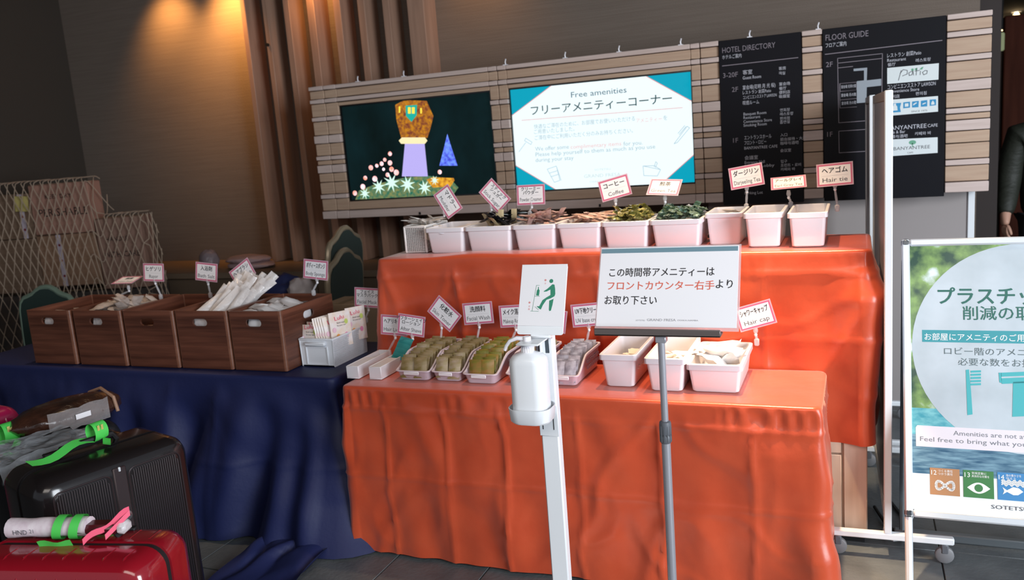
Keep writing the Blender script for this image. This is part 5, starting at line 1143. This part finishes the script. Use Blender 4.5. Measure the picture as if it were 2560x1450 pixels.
crumple('wrapped_roll', 'round item in crinkled plastic sitting on the wall ledge', 'package', (-4.50, 4.95, .886), (.075, .07, .085), mat('grey_film', '8e8288', .2, alpha=.8, bump=((30, 30, 30), .8)), .12, 2, 4)
for k in range(2): crumple('towel_pack', ['lower flat pack in pinkish plastic on the wall ledge', 'upper flat pack in pinkish plastic on the wall ledge'][k], 'package', (-4.17-.03*k, 5.02, .843+.042*k), (.20-.02*k, .12, .032), mat('pink_pack', 'b59a9c', .3, bump=((26, 26, 26), .6)), .15, 1.8, 8+k)
crumple('film_bundle', 'crumpled clear film bundle behind the upper green sachets', 'plastic film', (-.66, 3.60, 1.195), (.085, .03, .075), mat('blue_film', 'aab4c4', .15, alpha=.55, bump=((30, 30, 30), .9)), .2, 2.2, 2)

# ================================================================ person in the corridor
t = thing('person', 'person in a dark olive padded jacket standing half out of view in the corridor', 'person', (1.10, 6.02, 0), rad(12))
def skin(name, vs, es, rs, m, sub=2):
    me = bpy.data.meshes.new(name); me.from_pydata(vs, es, []); me.materials.append(m)
    o = link(name, me, t); md = o.modifiers.new('skin', 'SKIN'); md.use_smooth_shade = True
    for i, r_ in enumerate(rs):
        me.skin_vertices[0].data[i].radius = r_ if isinstance(r_, tuple) else (r_, r_)
    me.skin_vertices[0].data[0].use_root = True
    s_ = o.modifiers.new('sub', 'SUBSURF'); s_.levels = 1; s_.render_levels = sub
    return o
# body faces -Y; x negative is the visible arm
V_ = [(0, 0, .95), (0, .01, 1.15), (0, .01, 1.36), (0, 0, 1.47), (0, -.02, 1.55), (0, -.03, 1.64), (0, -.01, 1.73),
      (-.09, 0, .90), (-.10, -.01, .50), (-.10, .02, .09), (-.10, -.12, .05), (.09, 0, .90), (.10, -.01, .50), (.10, .02, .09), (.10, -.12, .05),
      (-.19, 0, 1.40), (-.225, .03, 1.13), (-.285, -.07, .93), (-.295, -.09, .86), (.19, 0, 1.40), (.25, .02, 1.13), (.26, -.06, .90), (.26, -.09, .83)]
E_ = [(0, 1), (1, 2), (2, 3), (3, 4), (4, 5), (5, 6), (0, 7), (7, 8), (8, 9), (9, 10), (0, 11), (11, 12), (12, 13), (13, 14), (2, 15), (15, 16), (16, 17), (17, 18), (2, 19), (19, 20), (20, 21), (21, 22)]
skin('body', V_, E_, [(.15, .11), (.13, .1), (.16, .1), .06, .07, .095, .075, .085, .06, .04, .04, .085, .06, .04, .04, .06, .045, .032, (.042, .022), .06, .045, .032, (.042, .022)], SKIN)
# five fingers and a thumb side for the visible hand, lightly curled
hx, hy, hz = -.297, -.095, .85
for k, (dy, ln) in enumerate(((-.030, .062), (-.011, .072), (.009, .068), (.028, .055))):
    skin('finger', [(hx+.004, hy+dy, hz+.012), (hx+.002, hy+dy*1.1, hz-.024), (hx+.014, hy+dy*1.1, hz-.024-ln*.5), (hx+.032, hy+dy*1.1, hz-.024-ln*.72)], [(0, 1), (1, 2), (2, 3)], [.010, .0095, .0085, .007], SKIN, 1)
skin('thumb', [(hx+.006, hy-.018, hz+.02), (hx+.012, hy-.046, hz-.006), (hx+.020, hy-.052, hz-.040)], [(0, 1), (1, 2)], [.012, .0105, .008], SKIN, 1)
JK = mat('olive_jacket', '23261d', .6, bump=((18, 18, 40), .5))
skin('jacket', [(0, .0, .84), (0, .01, 1.05), (0, .01, 1.25), (0, .01, 1.40), (0, 0, 1.49), (-.20, 0, 1.40), (-.225, .02, 1.27), (-.232, .03, 1.13), (-.265, -.03, 1.01), (-.288, -.075, .915), (.20, 0, 1.40), (.245, .015, 1.27), (.265, .02, 1.13), (.27, -.025, 1.0), (.27, -.065, .90)],
     [(0, 1), (1, 2), (2, 3), (3, 4), (3, 5), (5, 6), (6, 7), (7, 8), (8, 9), (3, 10), (10, 11), (11, 12), (12, 13), (13, 14)], [(.19, .14), (.185, .135), (.2, .14), (.19, .13), .075, .085, .078, .072, .062, .05, .085, .078, .072, .062, .05], JK)
TR = mat('dark_trousers', '1d1e24', .8)
skin('trousers', [(0, 0, .97), (-.09, 0, .88), (-.10, -.01, .5), (-.10, .02, .11), (.09, 0, .88), (.10, -.01, .5), (.10, .02, .11)], [(0, 1), (1, 2), (2, 3), (0, 4), (4, 5), (5, 6)], [(.165, .125), .1, .078, .06, .1, .078, .06], TR)
skin('hair', [(0, .035, 1.60), (0, .02, 1.69), (0, -.01, 1.755)], [(0, 1), (1, 2)], [.085, .098, .075], mat('black_hair', '17120f', .5))
for sx in (-1, 1):
    MB().lathe([(0, -.011), (.008, -.008), (.011, 0), (.008, .008), (0, .011)], 10, (sx*.033, -.112, 1.645)).build('eye', mat('eye_dark', '1a1512', .3), t)
    MB().loft([[(sx*.10+.010*math.cos(a)*s_, -.02+.022*math.sin(a)*s_, 1.62+q) for a in [k*pi/5 for k in range(10)]] for q, s_ in ((-.028, .4), (0, 1), (.028, .5))]).build('ear', SKIN, t)
    skin('shoe', [(sx*.10, .05, .045), (sx*.10, -.04, .045), (sx*.105, -.15, .04)], [(0, 1), (1, 2)], [(.05, .042), (.05, .042), (.045, .035)], RUBBER)
MB().loft([[(.016*s_*math.cos(k*pi/4), -.125-.03*(1-s_)*0-dy, 1.60+dz_+.012*s_*math.sin(k*pi/4)) for k in range(8)] for s_, dy, dz_ in ((1.1, 0, 0), (.8, .014, .0), (.3, .022, .0))]).build('nose', SKIN, t)
MB().tube([(-.025, -.117, 1.572), (0, -.124, 1.57), (.025, -.117, 1.572)], .005, 6).build('mouth', mat('lip', 'a0605a', .5), t)
